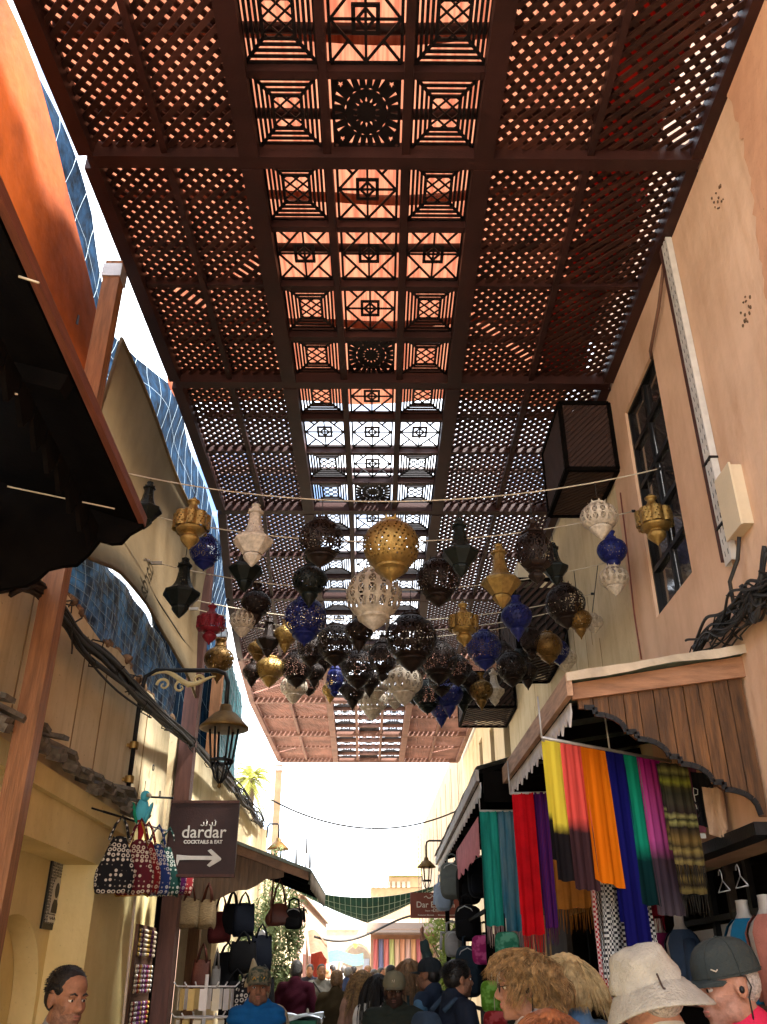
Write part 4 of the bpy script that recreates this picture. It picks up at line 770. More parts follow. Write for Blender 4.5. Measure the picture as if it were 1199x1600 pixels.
for a in ((1,230,795,48,'pagoda','black'),(1,300,818,58,'tub','gold'),(1,397,843,62,'pagoda','white'),(1,503,843,70,'globe','brown'),(1,612,853,88,'globe','gold'),(1,720,862,58,'pagoda','black'),(1,836,862,60,'barrel','brown'),(1,937,808,58,'pumpkin','white'),(1,1023,812,58,'tub','gold'),
(2,322,860,50,'globe','blue'),(2,285,925,58,'pagoda','black'),(2,385,888,54,'pagoda','black'),(2,485,907,54,'onion','black'),(2,585,930,86,'globe','white'),(2,685,905,68,'globe','brown'),(2,783,907,62,'pagoda','gold'),(2,957,860,46,'onion','blue'),(2,960,903,46,'pumpkin','white'),(2,868,886,42,'pagoda','black'),
(3,401,943,46,'onion','brown'),(3,330,975,44,'tub','red'),(3,380,970,42,'pumpkin','white'),(3,478,965,66,'globe','blue'),(3,884,943,62,'globe','brown'),(3,808,963,48,'onion','blue'),(3,725,975,48,'tub','gold'),(3,643,998,80,'globe','brown'),(3,562,985,44,'onion','brown'),(3,906,968,38,'onion','bronze'),(3,928,972,30,'pumpkin','white',.4),
(4,343,1030,46,'onion','bronze'),(4,420,1000,38,'pagoda','brown'),(4,447,992,36,'onion','gold'),(4,404,1014,32,'pumpkin','bronze',.3),(4,525,1004,58,'globe','brown'),(4,487,1015,42,'globe','brown',.2),(4,598,1028,42,'barrel','brown'),(4,757,1012,54,'globe','blue'),(4,830,1000,36,'barrel','brown'),(4,857,1009,44,'globe','bronze'),(4,873,1016,34,'globe','blue',.5),(4,884,1028,36,'pumpkin','white',.7),
(5,395,1050,30,'onion','brown'),(5,423,1045,46,'pumpkin','gold'),(5,465,1042,50,'globe','brown'),(5,492,1050,32,'onion','brown',.3),(5,560,1042,54,'globe','brown'),(5,685,1030,60,'globe','brown'),(5,716,1045,42,'globe','brown',.3),(5,800,1042,48,'globe','brown'),(5,786,1020,36,'globe','brown',.4),(5,632,1065,58,'pumpkin','white'),(5,824,1050,34,'onion','brown',.2),
(6,460,1073,42,'pumpkin','white'),(6,524,1062,30,'barrel','blue'),(6,552,1080,36,'onion','brown'),(6,590,1070,36,'pumpkin','white'),(6,583,1096,46,'pumpkin','white',.3),(6,618,1088,32,'pumpkin','white',.4),(6,668,1085,46,'globe','black'),(6,702,1085,44,'onion','blue'),(6,752,1078,38,'onion','bronze'),(6,773,1078,34,'pagoda','white',.2),(6,735,1062,32,'onion','brown'),(6,517,1078,26,'onion','gold',.5),(6,538,1040,28,'globe','brown',.6),(6,650,1050,30,'globe','black',.7),(5,505,1032,32,'onion','brown',.5),(5,578,1062,34,'onion','brown',.4),(6,648,1078,36,'globe','brown',.2),(5,690,1062,40,'globe','brown',.5),(6,724,1088,32,'onion','black',.3),(5,612,1046,34,'globe','brown',.2),(6,770,1060,30,'globe','brown',.5),(5,814,1028,32,'globe','black',.5),(6,484,1068,30,'globe','brown',.3),(6,538,1066,30,'globe','black',.4),(6,690,1108,34,'onion','blue',.2)): lantern(*a)
seen={}
for q in LANT: seen.setdefault((q[0],q[3],q[4]),[]).append(q)
for k_,g in seen.items():
    for q in g:
        lb=f'{q[3]} pierced {q[4]} shaped lantern on {ROWN[q[0]]} of lanterns'
        if len(g)>1:
            ot=[o for o in LANT if o[0]==q[0] and len(seen[(o[0],o[3],o[4])])==1]
            if ot: o=min(ot,key=lambda o:abs(o[1]-q[1])+abs(o[2]-q[2])); lb=f'{q[3]} {q[4]} lantern beside the {o[3].split(" ",1)[1]} {o[4]} one on {ROWN[q[0]]}'
        q[5]['label']=lb
for r in range(1,7):
    sg=.30; xa_,xb_=-2.16,2.19; par=lambda x:sg*(1-((x-(xa_+xb_)/2)/((xb_-xa_)/2))**2)
    za=max(z+par(x) for x,y,z in HOOKS[r] if abs(x)<2.1)+.01; y0=ROWY[r]
    T=thing('lantern_wire','thin pale wire across the alley, '+ROWN[r].replace('the ','')+' of the lantern rows','wire',(xa_,y0,za),group='wires carrying the lanterns')
    f=lambda x:za-par(x)
    part(MB().tube([(xa_+(xb_-xa_)*k/30,y0,f(xa_+(xb_-xa_)*k/30)) for k in range(31)],.0055,5),'span',CORD,T)
    for x,y,z in HOOKS[r]:
        zt=f(x); part(MB().tube([(x,y,z),(x,(y+y0)/2,(z+zt)/2),(x,y0,zt+.004)],.004,4),'drop_wire',CABLE,T)
    part(MB().tube([(xa_,y0,f(xa_)),(xa_+.05,y0,f(xa_+.05)+.004)],.013,6).box((xa_+.12,y0,f(xa_+.12)),(.10,.022,.03)),'clip',GREYM,T)
    part(MB().tube([(2.20,y0,za),(2.17,y0,za)],.013,6),'wall_eye',BLK,T)
o=MB().tube([(-2.165,5.2,4.95),(-2.165,6.5,4.93),(-2.165,8,4.94),(-2.165,10,5.02)],.008,5).build('guide_cable',CABLE); tag(o,'cable along the beige sail to which the lantern wires are tied','cable')
# ================================================================ bags and small goods
def tote(label,x,y,z,wd,h,m,strap=.28,rz=0,name='tote_bag',cat='bag',grp='bags hung on the left wall',sm=None,taper=.8,depth=.09):
    t=thing(name,label,cat,(x,y,z),rz,grp); vs=[];fs=[];nu,nv=20,10
    def fn(u,v):
        a=2*pi*u; wv=wd/2*(taper+(1-taper)*min(1,v*1.6)); d=depth/2*(.25+sin(min(1,v*1.15)*pi*.62)); e=.55
        pw=lambda q:math.copysign(abs(q)**e,q); return V((wv*pw(cos(a))*(1-.10*max(0,v-.85)/.15),d*pw(sin(a))*(1-.5*max(0,v-.9)/.1),-strap-h*v+.012*sin(a*3+v*4)))
    b=MB().grid(fn,nu,nv); b.grid(lambda u,v:V((fn(u,1).x*v,fn(u,1).y*v,-strap-h)),nu,2); b.build('body',m,t)
    for s in (-1,1): MB().tube([(-wd*.26,s*depth*.18,-strap-.02),(-wd*.14,s*depth*.12,-strap*.4),(0,s*.01,0),(wd*.14,s*depth*.12,-strap*.4),(wd*.26,s*depth*.18,-strap-.02)],.011,5).build('handle',sm or m,t)
    return t
def rg(n,a,b,s=27): return tex_mat(n,'ring',b,a,s,.07,.13)
vary(PLANK,.75,1.25)
TM=[('black',rg('tote_black',(.012,.012,.014),(.62,.58,.50))),('maroon',rg('tote_maroon',(.10,.012,.02),(.62,.55,.42))),('ochre orange',cloth('tote_ochre',(.50,.26,.04))),('blue',rg('tote_blue',(.02,.05,.20),(.62,.62,.62))),('green',rg('tote_green',(.012,.06,.05),(.55,.58,.52))),('purple',rg('tote_purple',(.11,.015,.10),(.62,.55,.58))),('red',rg('tote_red',(.22,.015,.02),(.65,.52,.40)))]
rl=thing('bag_rail','iron rail on the wall carrying the patterned tote bags','rail',(-2.1,7.6,2.8)); part(MB().tube([(-2.05,6.9,2.76),(-2.05,9.5,2.96)],.010,6),'bar',BLK,rl)
for y in (6.95,8.2,9.45): part(MB().tube([(-2.05,y,2.76+(y-6.9)*.077),(-2.2,y,2.80+(y-6.9)*.077)],.008,5),'bracket',BLK,rl)
for k,(y,i,dz,x) in enumerate(((7.32,0,0,-2.02),(7.58,1,.01,-1.93),(7.74,2,-.04,-1.98),(7.95,6,0,-1.96),(8.25,3,-.06,-1.94),(8.6,4,-.08,-1.92),(9.0,5,-.04,-1.95),(9.35,6,-.02,-1.95))):
    tote(TM[i][0]+' cloth tote bag with ring pattern hanging from the wall rail' if i!=2 else 'plain ochre cloth tote bag hanging from the wall rail',x,y,2.76+(y-6.9)*.077,.30,.40,TM[i][1],.16+.01*(k%3),R(8+k*3) if k else R(20),taper=.34)
pt=thing('parrot_toy','blue stuffed parrot toy hanging above the tote bags','toy',(-1.98,7.75,2.93))
TURQ=cloth('parrot_blue',(.10,.50,.62)); TRED=cloth('parrot_red',(.45,.02,.03)); TGRN=cloth('parrot_green',(.02,.30,.16))
MB().ell((0,0,-.02),(.055,.05,.10),12,10).ell((.02,-.03,.09),(.042,.042,.045),12,8).build('body',TURQ,pt)
MB().tube([(.05,-.06,.09),(.075,-.09,.085),(.08,-.10,.06)],[.018,.014,.004],8).build('beak',mat('beak',(.55,.50,.40),.5),pt)
for s,mm in ((-1,TGRN),(1,TURQ)): MB().ell((s*.055,.0,-.05),(.018,.04,.10),10,8,rot=Matrix.Rotation(s*.3,3,'Y')).build('wing',mm,pt)
MB().tube([(0,.0,-.10),(.01,.01,-.2),(.0,.02,-.30)],[.03,.025,.01],8).build('tail',TRED,pt); MB().tube([(0,0,.12),(0,0,.22)],.004,4).build('cord',CORD,pt)
o=MB().tube([(-1.97,7.8,2.55),(-1.92,7.7,1.6),(-1.86,7.6,.05)],.012,6).build('hook_pole',mat('pale_pole',(.62,.52,.40),.5)); tag(o,'thin pale pole leaning in front of the tote bags','pole')
jb=thing('jewellery_board','tall board covered with strings of beads and pendants on the wall','jewellery',(-2.2,9.5,1.0)); part(MB().bb((-2.225,9.0,.5),(-2.2,9.72,2.1)),'board',mat('board_brown',(.10,.05,.03),.8),jb)
JM=[mat('bead_silver',(.50,.48,.45),.3,metal=.6),mat('bead_red',(.25,.02,.03),.4),mat('bead_purple',(.14,.03,.14),.4),mat('bead_bone',(.55,.46,.32),.5),mat('bead_gold',(.5,.33,.08),.3,metal=.6)]
for r in range(5):
    for k in range(12):
        y=9.04+k*.058; z=2.05-r*.3; m=MB()
        for q in range(6): m.ell((-2.185,y+random.uniform(-.008,.008),z-.04*q),(.012,.014,.018),6,4)
        m.tube([(-2.19,y,z+.02),(-2.19,y,z-.2)],.002,3); part(m,'bead_string',random.choice(JM),jb)
rk=thing('jewellery_stand','white revolving wire stand hung with earring cards','stand',(-1.28,7.55,0)); WW=mat('white_wire',(.72,.72,.70),.4)
MB().tube([(0,0,0),(0,0,1.68)],.014,8).lathe([(.2,0),(.19,.02),(.02,.04)],16).build('pole',WW,rk)
for z in (1.60,1.40,1.20,1.0):
    m=MB()
    for k in range(6):
        a=k*pi/3; m.tube([(0,0,z),(.22*cos(a),.22*sin(a),z),(.25*cos(a),.25*sin(a),z+.03)],.006,5)
    m.tube([(.2*cos(t*.4),.2*sin(t*.4),z) for t in range(17)],.005,4); m.build('tier',WW,rk)
    for k in range(14):
        a=k*2*pi/14+z*3; c=(.205*cos(a),.205*sin(a),z-.085); MB().box(c,(.055,.004,.14),Matrix.Rotation(a+pi/2,3,'Z')).build('earring_card',random.choice((mat('card_cream',(.68,.62,.46),.7),mat('card_white',(.72,.70,.66),.7),mat('card_gold',(.60,.45,.18),.6))),rk)
pr=tote('white dotted black tote hanging behind the jewellery stand',-1.02,7.9,1.68,.22,.34,TM[0][1],.10,0)
# bag stall under the left awning
aM=thing('pent_awning','dark wooden pent awning with scalloped plank end over the bag stall','awning',(-1.5,11.5,2.5))
zt2=lambda x:2.70+(-.77-x)*.36
part(MB().add([(-.72,10.42,2.72),(-2.25,10.42,3.26),(-2.25,13.6,3.26),(-.72,13.6,2.72),(-.72,10.42,2.685),(-2.25,10.42,3.225),(-2.25,13.6,3.225),(-.72,13.6,2.685)],[(0,1,2,3),(7,6,5,4),(0,4,5,1),(3,2,6,7),(0,3,7,4)]),'roof_deck',mat('green_grey_sheet',(.10,.11,.085),.7,var=.4),aM)
part(MB().prism([[(-.75,2.61),(-.75,2.70),(-2.22,3.225),(-2.22,3.10)]],.04,XZ(10.46)),'barge_board',mat('brown_board',(.16,.085,.045),.6,var=.3,scale=8),aM)
PL=[(-2.22,2.30)]+[(-2.18+x,b) for x,b in []]
Q=[(-2.2,2.32),(-2.0,2.34),(-1.9,2.40),(-1.8,2.40),(-1.66,2.45),(-1.55,2.52),(-1.45,2.50),(-1.32,2.56),(-1.2,2.64),(-1.08,2.62),(-1.0,2.66),(-.9,2.70)]
for k in range(13):
    a=-2.2+k*.098; b=a+.096
    if min(zt2(a),zt2(b))-.1-max(zat(Q,a),zat(Q,b))>.02: part(MB().prism([[(a,zat(Q,a)),(b,zat(Q,b)),(b,zt2(b)-.08),(a,zt2(a)-.08)]],.02,XZ(10.5-.003*(k%2))),'plank',mat('dark_plank',(.10,.06,.035),.7,var=.4,scale=8,stretch=(4,4,.4)),aM)
part(teeth(MB(),(-.73,10.5,2.69),(-.73,13.5,2.69),30,.14,.17),'valance',mat('dusty_valance',(.28,.24,.19),.8,var=.3),aM)
for y in (11.2,12.2,13.2): part(MB().bar((-.8,y,2.66),(-2.2,y,3.16),.05,.07),'rafter',DARKW,aM)
DB=[cloth('bag_black',(.006,.006,.007)),cloth('bag_navy',(.006,.008,.014)),LEATH,cloth('bag_darkred',(.06,.010,.010)),cloth('bag_grey',(.018,.018,.02))]
def backpack(label,x,y,z,wd,h,m,rz=0,grp='backpacks hung on the right stall'):
    t=thing('backpack',label,'backpack',(x,y,z),rz,grp); MB().ell((0,0,-h*.5-.1),(wd/2,wd*.30,h/2),20,14,.55).build('body',m,t); MB().ell((0,-wd*.30,-h*.68-.1),(wd*.40,wd*.14,h*.26),16,10,.55).build('front_pocket',m,t)
    MB().tube([(-.06,0,-.11),(-.05,0,-.02),(0,0,0),(.05,0,-.02),(.06,0,-.11)],.012,6).build('handle',m,t)
    for s in (-1,1): MB().tube([(s*.07,wd*.28,-.12),(s*.10,wd*.42,-h*.4),(s*.11,wd*.38,-h*.8),(s*.12,wd*.24,-h-.02)],.016,6).build('strap',m,t)
    MB().tube([(-wd*.42,-wd*.20,-h*.30-.1),(-wd*.25,-wd*.27,-h*.12-.1),(0,-wd*.29,-h*.05-.1),(wd*.25,-wd*.27,-h*.12-.1),(wd*.42,-wd*.20,-h*.30-.1)],.006,5).build('zip',GREYM,t); return t
GL='bags hung in the left stall'
for k,(lb,x,y,z,wd,h,m,st) in enumerate((('woven straw basket bag with upright sides',-1.98,10.2,2.56,.22,.28,STRAW,.16),('woven straw bag with a cactus motif',-1.80,10.25,2.56,.20,.27,STRAW,.17),('dark red leather shoulder bag behind the straw bags',-1.72,10.7,2.5,.26,.30,DB[3],.2),('brown leather bucket bag in the left stall',-1.82,10.35,1.98,.20,.32,LEATH,.16),
 ('pale striped shoulder bag with black straps',-1.66,10.3,1.94,.10,.30,cloth('bag_pale',(.16,.15,.14)),.18),('black studded handbag under the awning planks',-1.60,10.7,2.52,.22,.30,DB[0],.14),('black slouch bag in the left stall',-1.45,10.6,2.5,.24,.32,DB[1],.12),('dark shoulder bag hanging low in the left stall',-1.42,10.5,2.1,.30,.30,DB[0],.10),('black tote hanging at the stall edge',-1.24,10.6,2.18,.24,.34,DB[1],.12),('large black bag at the bottom of the stall',-1.45,10.4,1.74,.34,.42,DB[0],.12),('grey black messenger bag at the stall corner',-1.18,10.5,1.78,.24,.36,DB[4],.12),('black handbag behind the brown bucket bag',-1.62,10.75,2.0,.28,.4,DB[0],.1))):
    tote(lb,x,y,z,wd,h,m,st,R(random.uniform(-15,15)),'handbag','bag',GL,LEATH if m is STRAW else m,.9,.13)
t=tote('maroon and blue half moon bag hanging at the awning tip',-1.10,10.9,2.66,.30,.22,LEATH,.26,0,'handbag','bag',GL,LEATH,.55,.12); backpack('small black backpack hanging from the awning tip',-.93,10.9,2.46,.21,.22,DB[0],0,GL)
for x,y,z,lb in ((-1.12,10.3,2.62,'long'),): tag(MB().tube([(x-.05,y+.5,2.66),(x-.06,y+.5,2.4),(x-.05,y+.5,2.2)],.012,5).build('hanging_strap',LEATH),'long brown leather strap hanging from the pent awning','strap')
# right stall backpacks, packets and belts
for lb,x,y,z,wd,h,m in (('grey day pack with light panel on the outer edge',.93,11.6,3.02,.30,.42,cloth('pack_grey',(.11,.125,.12))),('black backpack behind the grey day pack',1.10,11.3,2.96,.30,.44,DB[0]),('pale blue lined bag peeping out behind the grey pack',.86,12.2,2.85,.22,.34,cloth('pack_pale',(.30,.38,.50))),('black backpack with white logo in the middle of the column',.98,10.4,2.46,.26,.36,DB[0]),('long navy backpack at the bottom of the column',.97,10.3,2.06,.28,.48,cloth('pack_navy',(.02,.032,.045))),('grey lined open bag beside the black packs',.84,10.8,2.22,.16,.26,cloth('pack_lin',(.30,.29,.28))),('black rucksack high under the dark awning',1.2,10.9,3.02,.30,.46,DB[1]),('dark backpack low behind the navy pack',1.18,10.6,2.2,.30,.5,DB[0])): backpack(lb,x,y,z,wd,h,m,R(random.uniform(-25,10)))
for lb,x,y,z,c in (('green printed cloth packet with tassels',1.06,7.9,1.95,(.015,.12,.07)),('white and green packet with a red emblem',1.06,7.9,1.72,(.45,.50,.44)),('magenta packet hanging at the stall edge',.96,8.8,1.96,(.22,.012,.09)),('lime green packet hanging below the magenta one',.98,8.4,1.60,(.09,.22,.015)),('red bag low at the stall edge',.98,8.3,1.38,(.22,.012,.012)),('dark maroon garment folded over a low rail',1.16,7.7,1.58,(.07,.012,.025))):
    t=thing('cloth_packet',lb,'packet',(x,y,z),R(random.uniform(-20,20)),'packets on the right stall'); MB().ell((0,0,-.08),(.10,.04,.12),16,10,.5).build('packet',tex_mat('pk_'+lb[:9],'noise',c,tuple(min(1,q*1.7+.05) for q in c),14,.45,.55),t); MB().tube([(0,0,.04),(0,0,.14)],.004,4).build('hook',CORD,t)
for k in range(7):
    x=1.20+.03*k; o=MB().tube([(x,7.85-.02*k,2.1),(x+.01*sin(k),7.85-.02*k,1.7),(x+.012,7.84,1.25)],.009,5).build('leather_cord',mat('cord_tan%d'%(k%3),((.30,.19,.09),(.16,.08,.04),(.42,.30,.16))[k%3],.7)); tag(o,'braided leather cord hanging beside the green packets','cord','cords on the right stall')
st=thing('stall_rack','dark wooden rack carrying the backpacks and packets','rack',(1.3,10,0))
for x,y in ((1.0,8.6),(1.0,11.2),(1.9,8.6),(1.9,11.2),(1.02,13.8)): part(MB().bb((x-.03,y-.03,0),(x+.03,y+.03,3.2)),'upright',DARKW,st)
for z in (1.4,2.2,2.95): part(MB().bar((1.0,8.6,z),(1.0,13.8,z),.03,.03),'crossbar',DARKW,st)
part(MB().bb((1.4,8.9,0),(2.1,13.5,1.3)),'cabinet',DARKW,st); part(MB().bb((1.75,8.95,1.31),(1.8,13.5,3.1)),'back_panel',SHOPD,st)
for i in range(5): scarf(('brown','dark red','black','ochre','tan')[i]+' leather belts and straps hanging behind the packs',(1.12+.05*i,9.2+.05*i,2.95),(1.17+.05*i,9.22+.05*i,2.95),1.2,cloth('belt%d'%i,((.10,.04,.02),(.12,.01,.02),(.012,.012,.012),(.30,.16,.04),(.26,.16,.08))[i]),None,1,fold=False,name='hanging_strap',cat='strap')
# ================================================================ far end of the alley
def crown(m,c,r,n,size,rd,clumps=14,fl=1.,aim=0):
    cl=[]
    for k in range(clumps):
        while 1:
            p=V((rd.uniform(-1,1),rd.uniform(-1,1),rd.uniform(-1,1)))
            if p.length<1: break
        cl.append((V((p.x*r[0]*.8,p.y*r[1]*.8,p.z*r[2]*.85)),rd.uniform(.25,.55)))
    vs=[];fs=[]
    for k in range(n):
        o,q=rd.choice(cl); d=V((rd.gauss(0,1),rd.gauss(0,1),rd.gauss(0,1))).normalized()*q*rd.random()**.4
        p=V(c)+o+V((d.x*r[0],d.y*r[1],d.z*r[2])); a=V((rd.gauss(0,1),rd.gauss(0,1),rd.gauss(0,1)-aim)).normalized(); b=a.orthogonal().normalized(); s=size*rd.uniform(.6,1.3)
        i=len(vs); vs+=[p-a*s,p+b*s*.35*fl,p+a*s,p-b*s*.35*fl]; fs.append((i,i+1,i+2,i+3))
    return m.add(vs,fs)
LEAF=[mat('leaf_dark',(.060,.095,.030),.6,var=.6,scale=4,trans=.3),mat('leaf_olive',(.13,.17,.07),.6,var=.5,scale=4,trans=.3),mat('leaf_light',(.20,.27,.06),.6,var=.5,scale=4,trans=.35)]; BARK=mat('bark',(.12,.08,.05),.9,var=.4,scale=12)
def tree(name,label,x,y,h,r,n,size,m,seed,cz=.62):
    rd=random.Random(seed); t=thing(name,label,'tree' if 'tree' in name else 'shrub',(x,y,0)); b=MB().tube([(0,0,0),(.05,0,h*.3),(0,.05,h*.6),(.03,0,h*.85)],[.07,.06,.045,.02],8)
    for k in range(7): a=k*2.4; b.tube([(0,0,h*(.25+.07*k)),(r[0]*.3*cos(a),r[1]*.3*sin(a),h*(.4+.06*k)),(r[0]*.7*cos(a),r[1]*.7*sin(a),h*(.5+.06*k))],[.03,.02,.008],6)
    b.build('trunk',BARK,t); crown(MB(),(0,0,h*cz),(r[0],r[1],h*.42),n,size,rd,20).build('crown',m,t)
tree('olive_tree','leafy olive tree standing behind the bag stall',-1.85,16.4,3.5,(.62,.8,1),6500,.045,LEAF[1],3,.60); tree('bush','dark green bush at the foot of the olive tree',-2.0,15.0,2.4,(.42,.5,1),3500,.04,LEAF[0],5,.55)
tree('bush','tall yellow green reed bush beside the maroon sweater',-1.62,16.6,1.9,(.34,.35,1),2600,.07,LEAF[2],6,.5)
tree('bush','light green bush under the brown restaurant sign',1.35,18.5,3.0,(.42,.6,1),4200,.05,LEAF[2],8,.62)
pm=thing('palm_tree','sunlit palm tree rising behind the tan house','tree',(-8.4,60,0)); MB().tube([(0,0,0),(.2,0,6),(.1,.1,13.4)],[.3,.24,.2],10).build('trunk',BARK,pm)
pl=MB(); rd=random.Random(2)
for k in range(70):
    a=rd.uniform(0,2*pi); e=rd.uniform(-.9,1.3); ln=rd.uniform(1.5,2.3); pts=[]
    for q in range(7): f=q/6; pts.append(V((cos(a)*cos(e)*ln*f,sin(a)*cos(e)*ln*f,13.4+sin(e)*ln*f-1.1*f*f)))
    pl.tube(pts,[.025,.022,.02,.016,.012,.01,.006],3)
    for q in range(2,7):
        d=(pts[q]-pts[q-1]).normalized(); sd=d.cross(V((0,0,1))).normalized()
        for s in (-1,1):
            for g in (0,.33,.66):
                p=pts[q-1].lerp(pts[q],g); pl.add([p,p+d*.08,p+sd*s*.32+d*.34-V((0,0,.14))],[(0,1,2)])
pl.build('crown',mat('palm_leaf',(.26,.27,.05),.6,var=.5,scale=2,trans=.3),pm)
pk=thing('pink_building','pale pink walled building beyond the olive tree','building',(-3,33,0)); part(MB().bb((-5.5,27.1,0),(-2.15,42,3.75)),'wall',mat('pale_pink',(.34,.22,.16),.9,var=.1,scale=2),pk); part(MB().bb((-5.6,27.05,3.752),(-2.05,42.1,3.9)),'parapet',STONE,pk)
for y in (29,31.5,34,37): part(MB().bb((-2.149,y,0),(-2.12,y+.9,2.3)),'shutter',BRNW,pk)
gt=thing('arched_gateway','pale stone gateway with a pointed arch closing the alley','gateway',(-1.5,60,0)); GST=mat('pale_stone',(.30,.235,.17),.9,var=.18,scale=3,bump=.4)
def parch(c,hw,zs,zt,n=10): return [(c-hw,.01)]+[(c-hw*cos(pi*k/(2*n)),zs+(zt-zs)*sin(pi*k/(2*n))**.85) for k in range(n)]+[(c+hw*cos(pi*k/(2*n)),zs+(zt-zs)*sin(pi*k/(2*n))**.85) for k in range(n,-1,-1)]+[(c+hw,.01)]
part(MB().prism([[(-9,0),(3.4,0),(3.4,4.9),(-1,4.9),(-1,4.5),(-9,4.5)],parch(-1.15,.92,2.1,3.45),parch(-3.2,.7,1.4,2.5)],.8,XZ(60)),'wall',GST,gt)
m=MB(); A_=parch(-1.15,1.02,2.1,3.62)
for p,q in zip(A_,A_[1:]): m.bar((p[0],59.97,p[1]),(q[0],59.97,q[1]),.1,.1,(0,1,0))
part(m,'arch_moulding',STONE,gt); part(MB().bb((-9,59.9,4.3),(-1.05,59.998,4.42)),'cornice',STONE,gt)
part(MB().bb((-3,75,0),(1,75.5,4.2)),'inner_wall',GST,gt)
part(MB().bb((-1.0,74.9,.8),(-.5,74.99,3.0)),'inner_window',mat('far_window',(.3,.32,.36),.4),gt)
tw=thing('far_tower','ochre walled building with merlons and green tiled pyramid roof','building',(2,70,0)); part(MB().bb((-.4,68,0),(6,76,7.4)),'wall',mat('ochre_wall',(.28,.19,.10),.9,var=.15,scale=2),tw)
for k in range(8): part(MB().box((-.2+.36*k,67.95,7.6),(.22,.3,.4)),'merlon',GST,tw)
part(MB().bb((.9,67.9,7.42),(5,75,8.1)),'upper_wall',mat('ochre_wall',(1,1,1)),tw)
part(MB().add([(.9,67.6,8.15),(6.5,67.6,8.15),(6.5,76,8.15),(.9,76,8.15),(3.7,71.8,12.2)],[(0,1,4),(1,2,4),(2,3,4),(3,0,4),(3,2,1,0)]),'roof',tex_mat('green_tile','check',(.20,.24,.06),(.36,.26,.10),3,.4,.6),tw)
part(MB().tube([(.35,67.9,7.4),(.35,67.9,8.9)],.03,5).bar((.1,67.9,8.5),(.7,67.9,8.5),.03,.03),'aerial',BRNW,tw)
MASTG=mat('mast_grey',(.035,.037,.04),.7)
ms=thing('radio_mast','thin grey radio mast with drum antennas on the skyline','mast',(-7.6,95,0)); m=MB()
for s in (-.25,.25): m.tube([(s,0,0),(s*.6,0,14.6)],.06,5)
for k in range(14): m.bar((-.24,0,k),(.24,0,k+1),.04,.04)
m.build('lattice',MASTG,ms)
for dx,z in ((.5,13.6),(-.5,12.6),(.5,11.2),(.9,12.2)): MB().tube([(dx,0,z-.7),(dx,0,z+.7)],.13,8).build('antenna',MASTG,ms)
tag(MB().tube([(-11.2,96,0),(-11.2,96,13.5)],.06,5).build('aerial_pole',MASTG),'thin bare pole beside the radio mast on the skyline','pole')
ms=thing('lattice_aerial','slender lattice aerial rising behind the cream facade','mast',(2.15,46.3,0)); m=MB()
for s in (-.07,.07): m.tube([(s,0,0),(s,0,12.0)],.018,4)
for k in range(44): m.bar((-.07,0,k*.27),(.07,0,k*.27+.25),.014,.014)
m.build('lattice',MASTG,ms)
# green shade sail across the far alley
GA,GB=V((-1.95,20,3.42)),V((1.55,20.2,3.5))
def gs(u,v):
    p=GA.lerp(GB,u); s=.30*4*u*(1-u); tip=.42*(1-abs(2*u-1))**1.1
    return V((p.x,p.y+1.2*v*(1-abs(2*u-1)),p.z-s-v*tip-.10*sin(pi*v)*sin(pi*u)))
net('dark green gridded shade sail sagging across the far alley',gs,40,10,30,4,GREENN,mat('pale_grid',(.5,.58,.5),.7),name='shade_sail',r=.006)
# distant stall of textiles
ds=thing('textile_stall','distant stall hung with red and orange textiles','stall',(.7,36,0)); part(MB().bb((-.2,36.3,0),(2.2,38,3.3)),'back',mat('stall_back',(.40,.24,.15),.8),ds); part(MB().add([(-.35,35.6,3.15),(2.2,35.6,3.15),(2.2,38,3.6),(-.35,38,3.6),(-.35,35.6,3.08),(2.2,35.6,3.08),(2.2,38,3.53),(-.35,38,3.53)],[(0,1,2,3),(7,6,5,4),(0,4,5,1),(0,3,7,4)]),'roof',mat('stall_roof',(.14,.085,.05),.8),ds)
for k,c in enumerate(((.55,.05,.03),(.06,.08,.22),(.60,.10,.06),(.45,.50,.10),(.70,.42,.22),(.72,.30,.12),(.70,.40,.28),(.74,.36,.10),(.5,.06,.06))):
    x=-.1+k*.20; part(MB().grid(lambda u,v:V((x+.17*u,36.2-.02*sin(u*9+v*4),2.95-v*(1.0+.25*(k%3)))),6,6),'textile',tex_mat('tex%d'%k,'wave',c,tuple(min(1,q*.6+.25) for q in c),9,.3,.7,stretch=(1,1,3)),ds)
o=MB().grid(lambda u,v:V((-2.05+.5*u,31+.1*sin(u*8),2.35-1.1*v+.1*u)),8,8).build('red_hanging',cloth('red_hang',(.36,.07,.05))); tag(o,'red and white cloth hanging on the pale pink wall','cloth')
o=MB().grid(lambda u,v:V((-2.7+2.0*u,54+1.2*v,2.95-.55*v+.12*sin(u*6))),10,6).build('teal_canopy',cloth('teal_canopy',(.09,.20,.17),trans=.3)); tag(o,'teal green canopy in front of the arched gateway','canopy')
o=MB().grid(lambda u,v:V((-2.1+.6*u,30+1.4*v,2.95-.6*v-.2*u+.1*sin(u*5))),8,8).build('brown_canopy',cloth('brown_canopy',(.30,.22,.15),trans=.3)); tag(o,'small worn brown canopy on the pale pink wall','canopy')
o=MB().lathe([(.02,.28),(.12,.22),(.14,.2),(.13,.18),(.06,0),(.0,-.02)],10).build('green_lamp',cloth('lime_lamp',(.42,.62,.10)),None,(-1.05,50,3.05)); tag(o,'lime green lamp hanging before the arched gateway','lamp')
o=MB().tube([V((-1.9,30,3.0)).lerp(V((2.0,32,3.2)),f)+V((0,0,-.35*sin(f*pi*1.5+.6))) for f in [k/20 for k in range(21)]],.035,6).build('slack_cable',CABLE); tag(o,'thick slack cable strung across the distant stalls','cable')
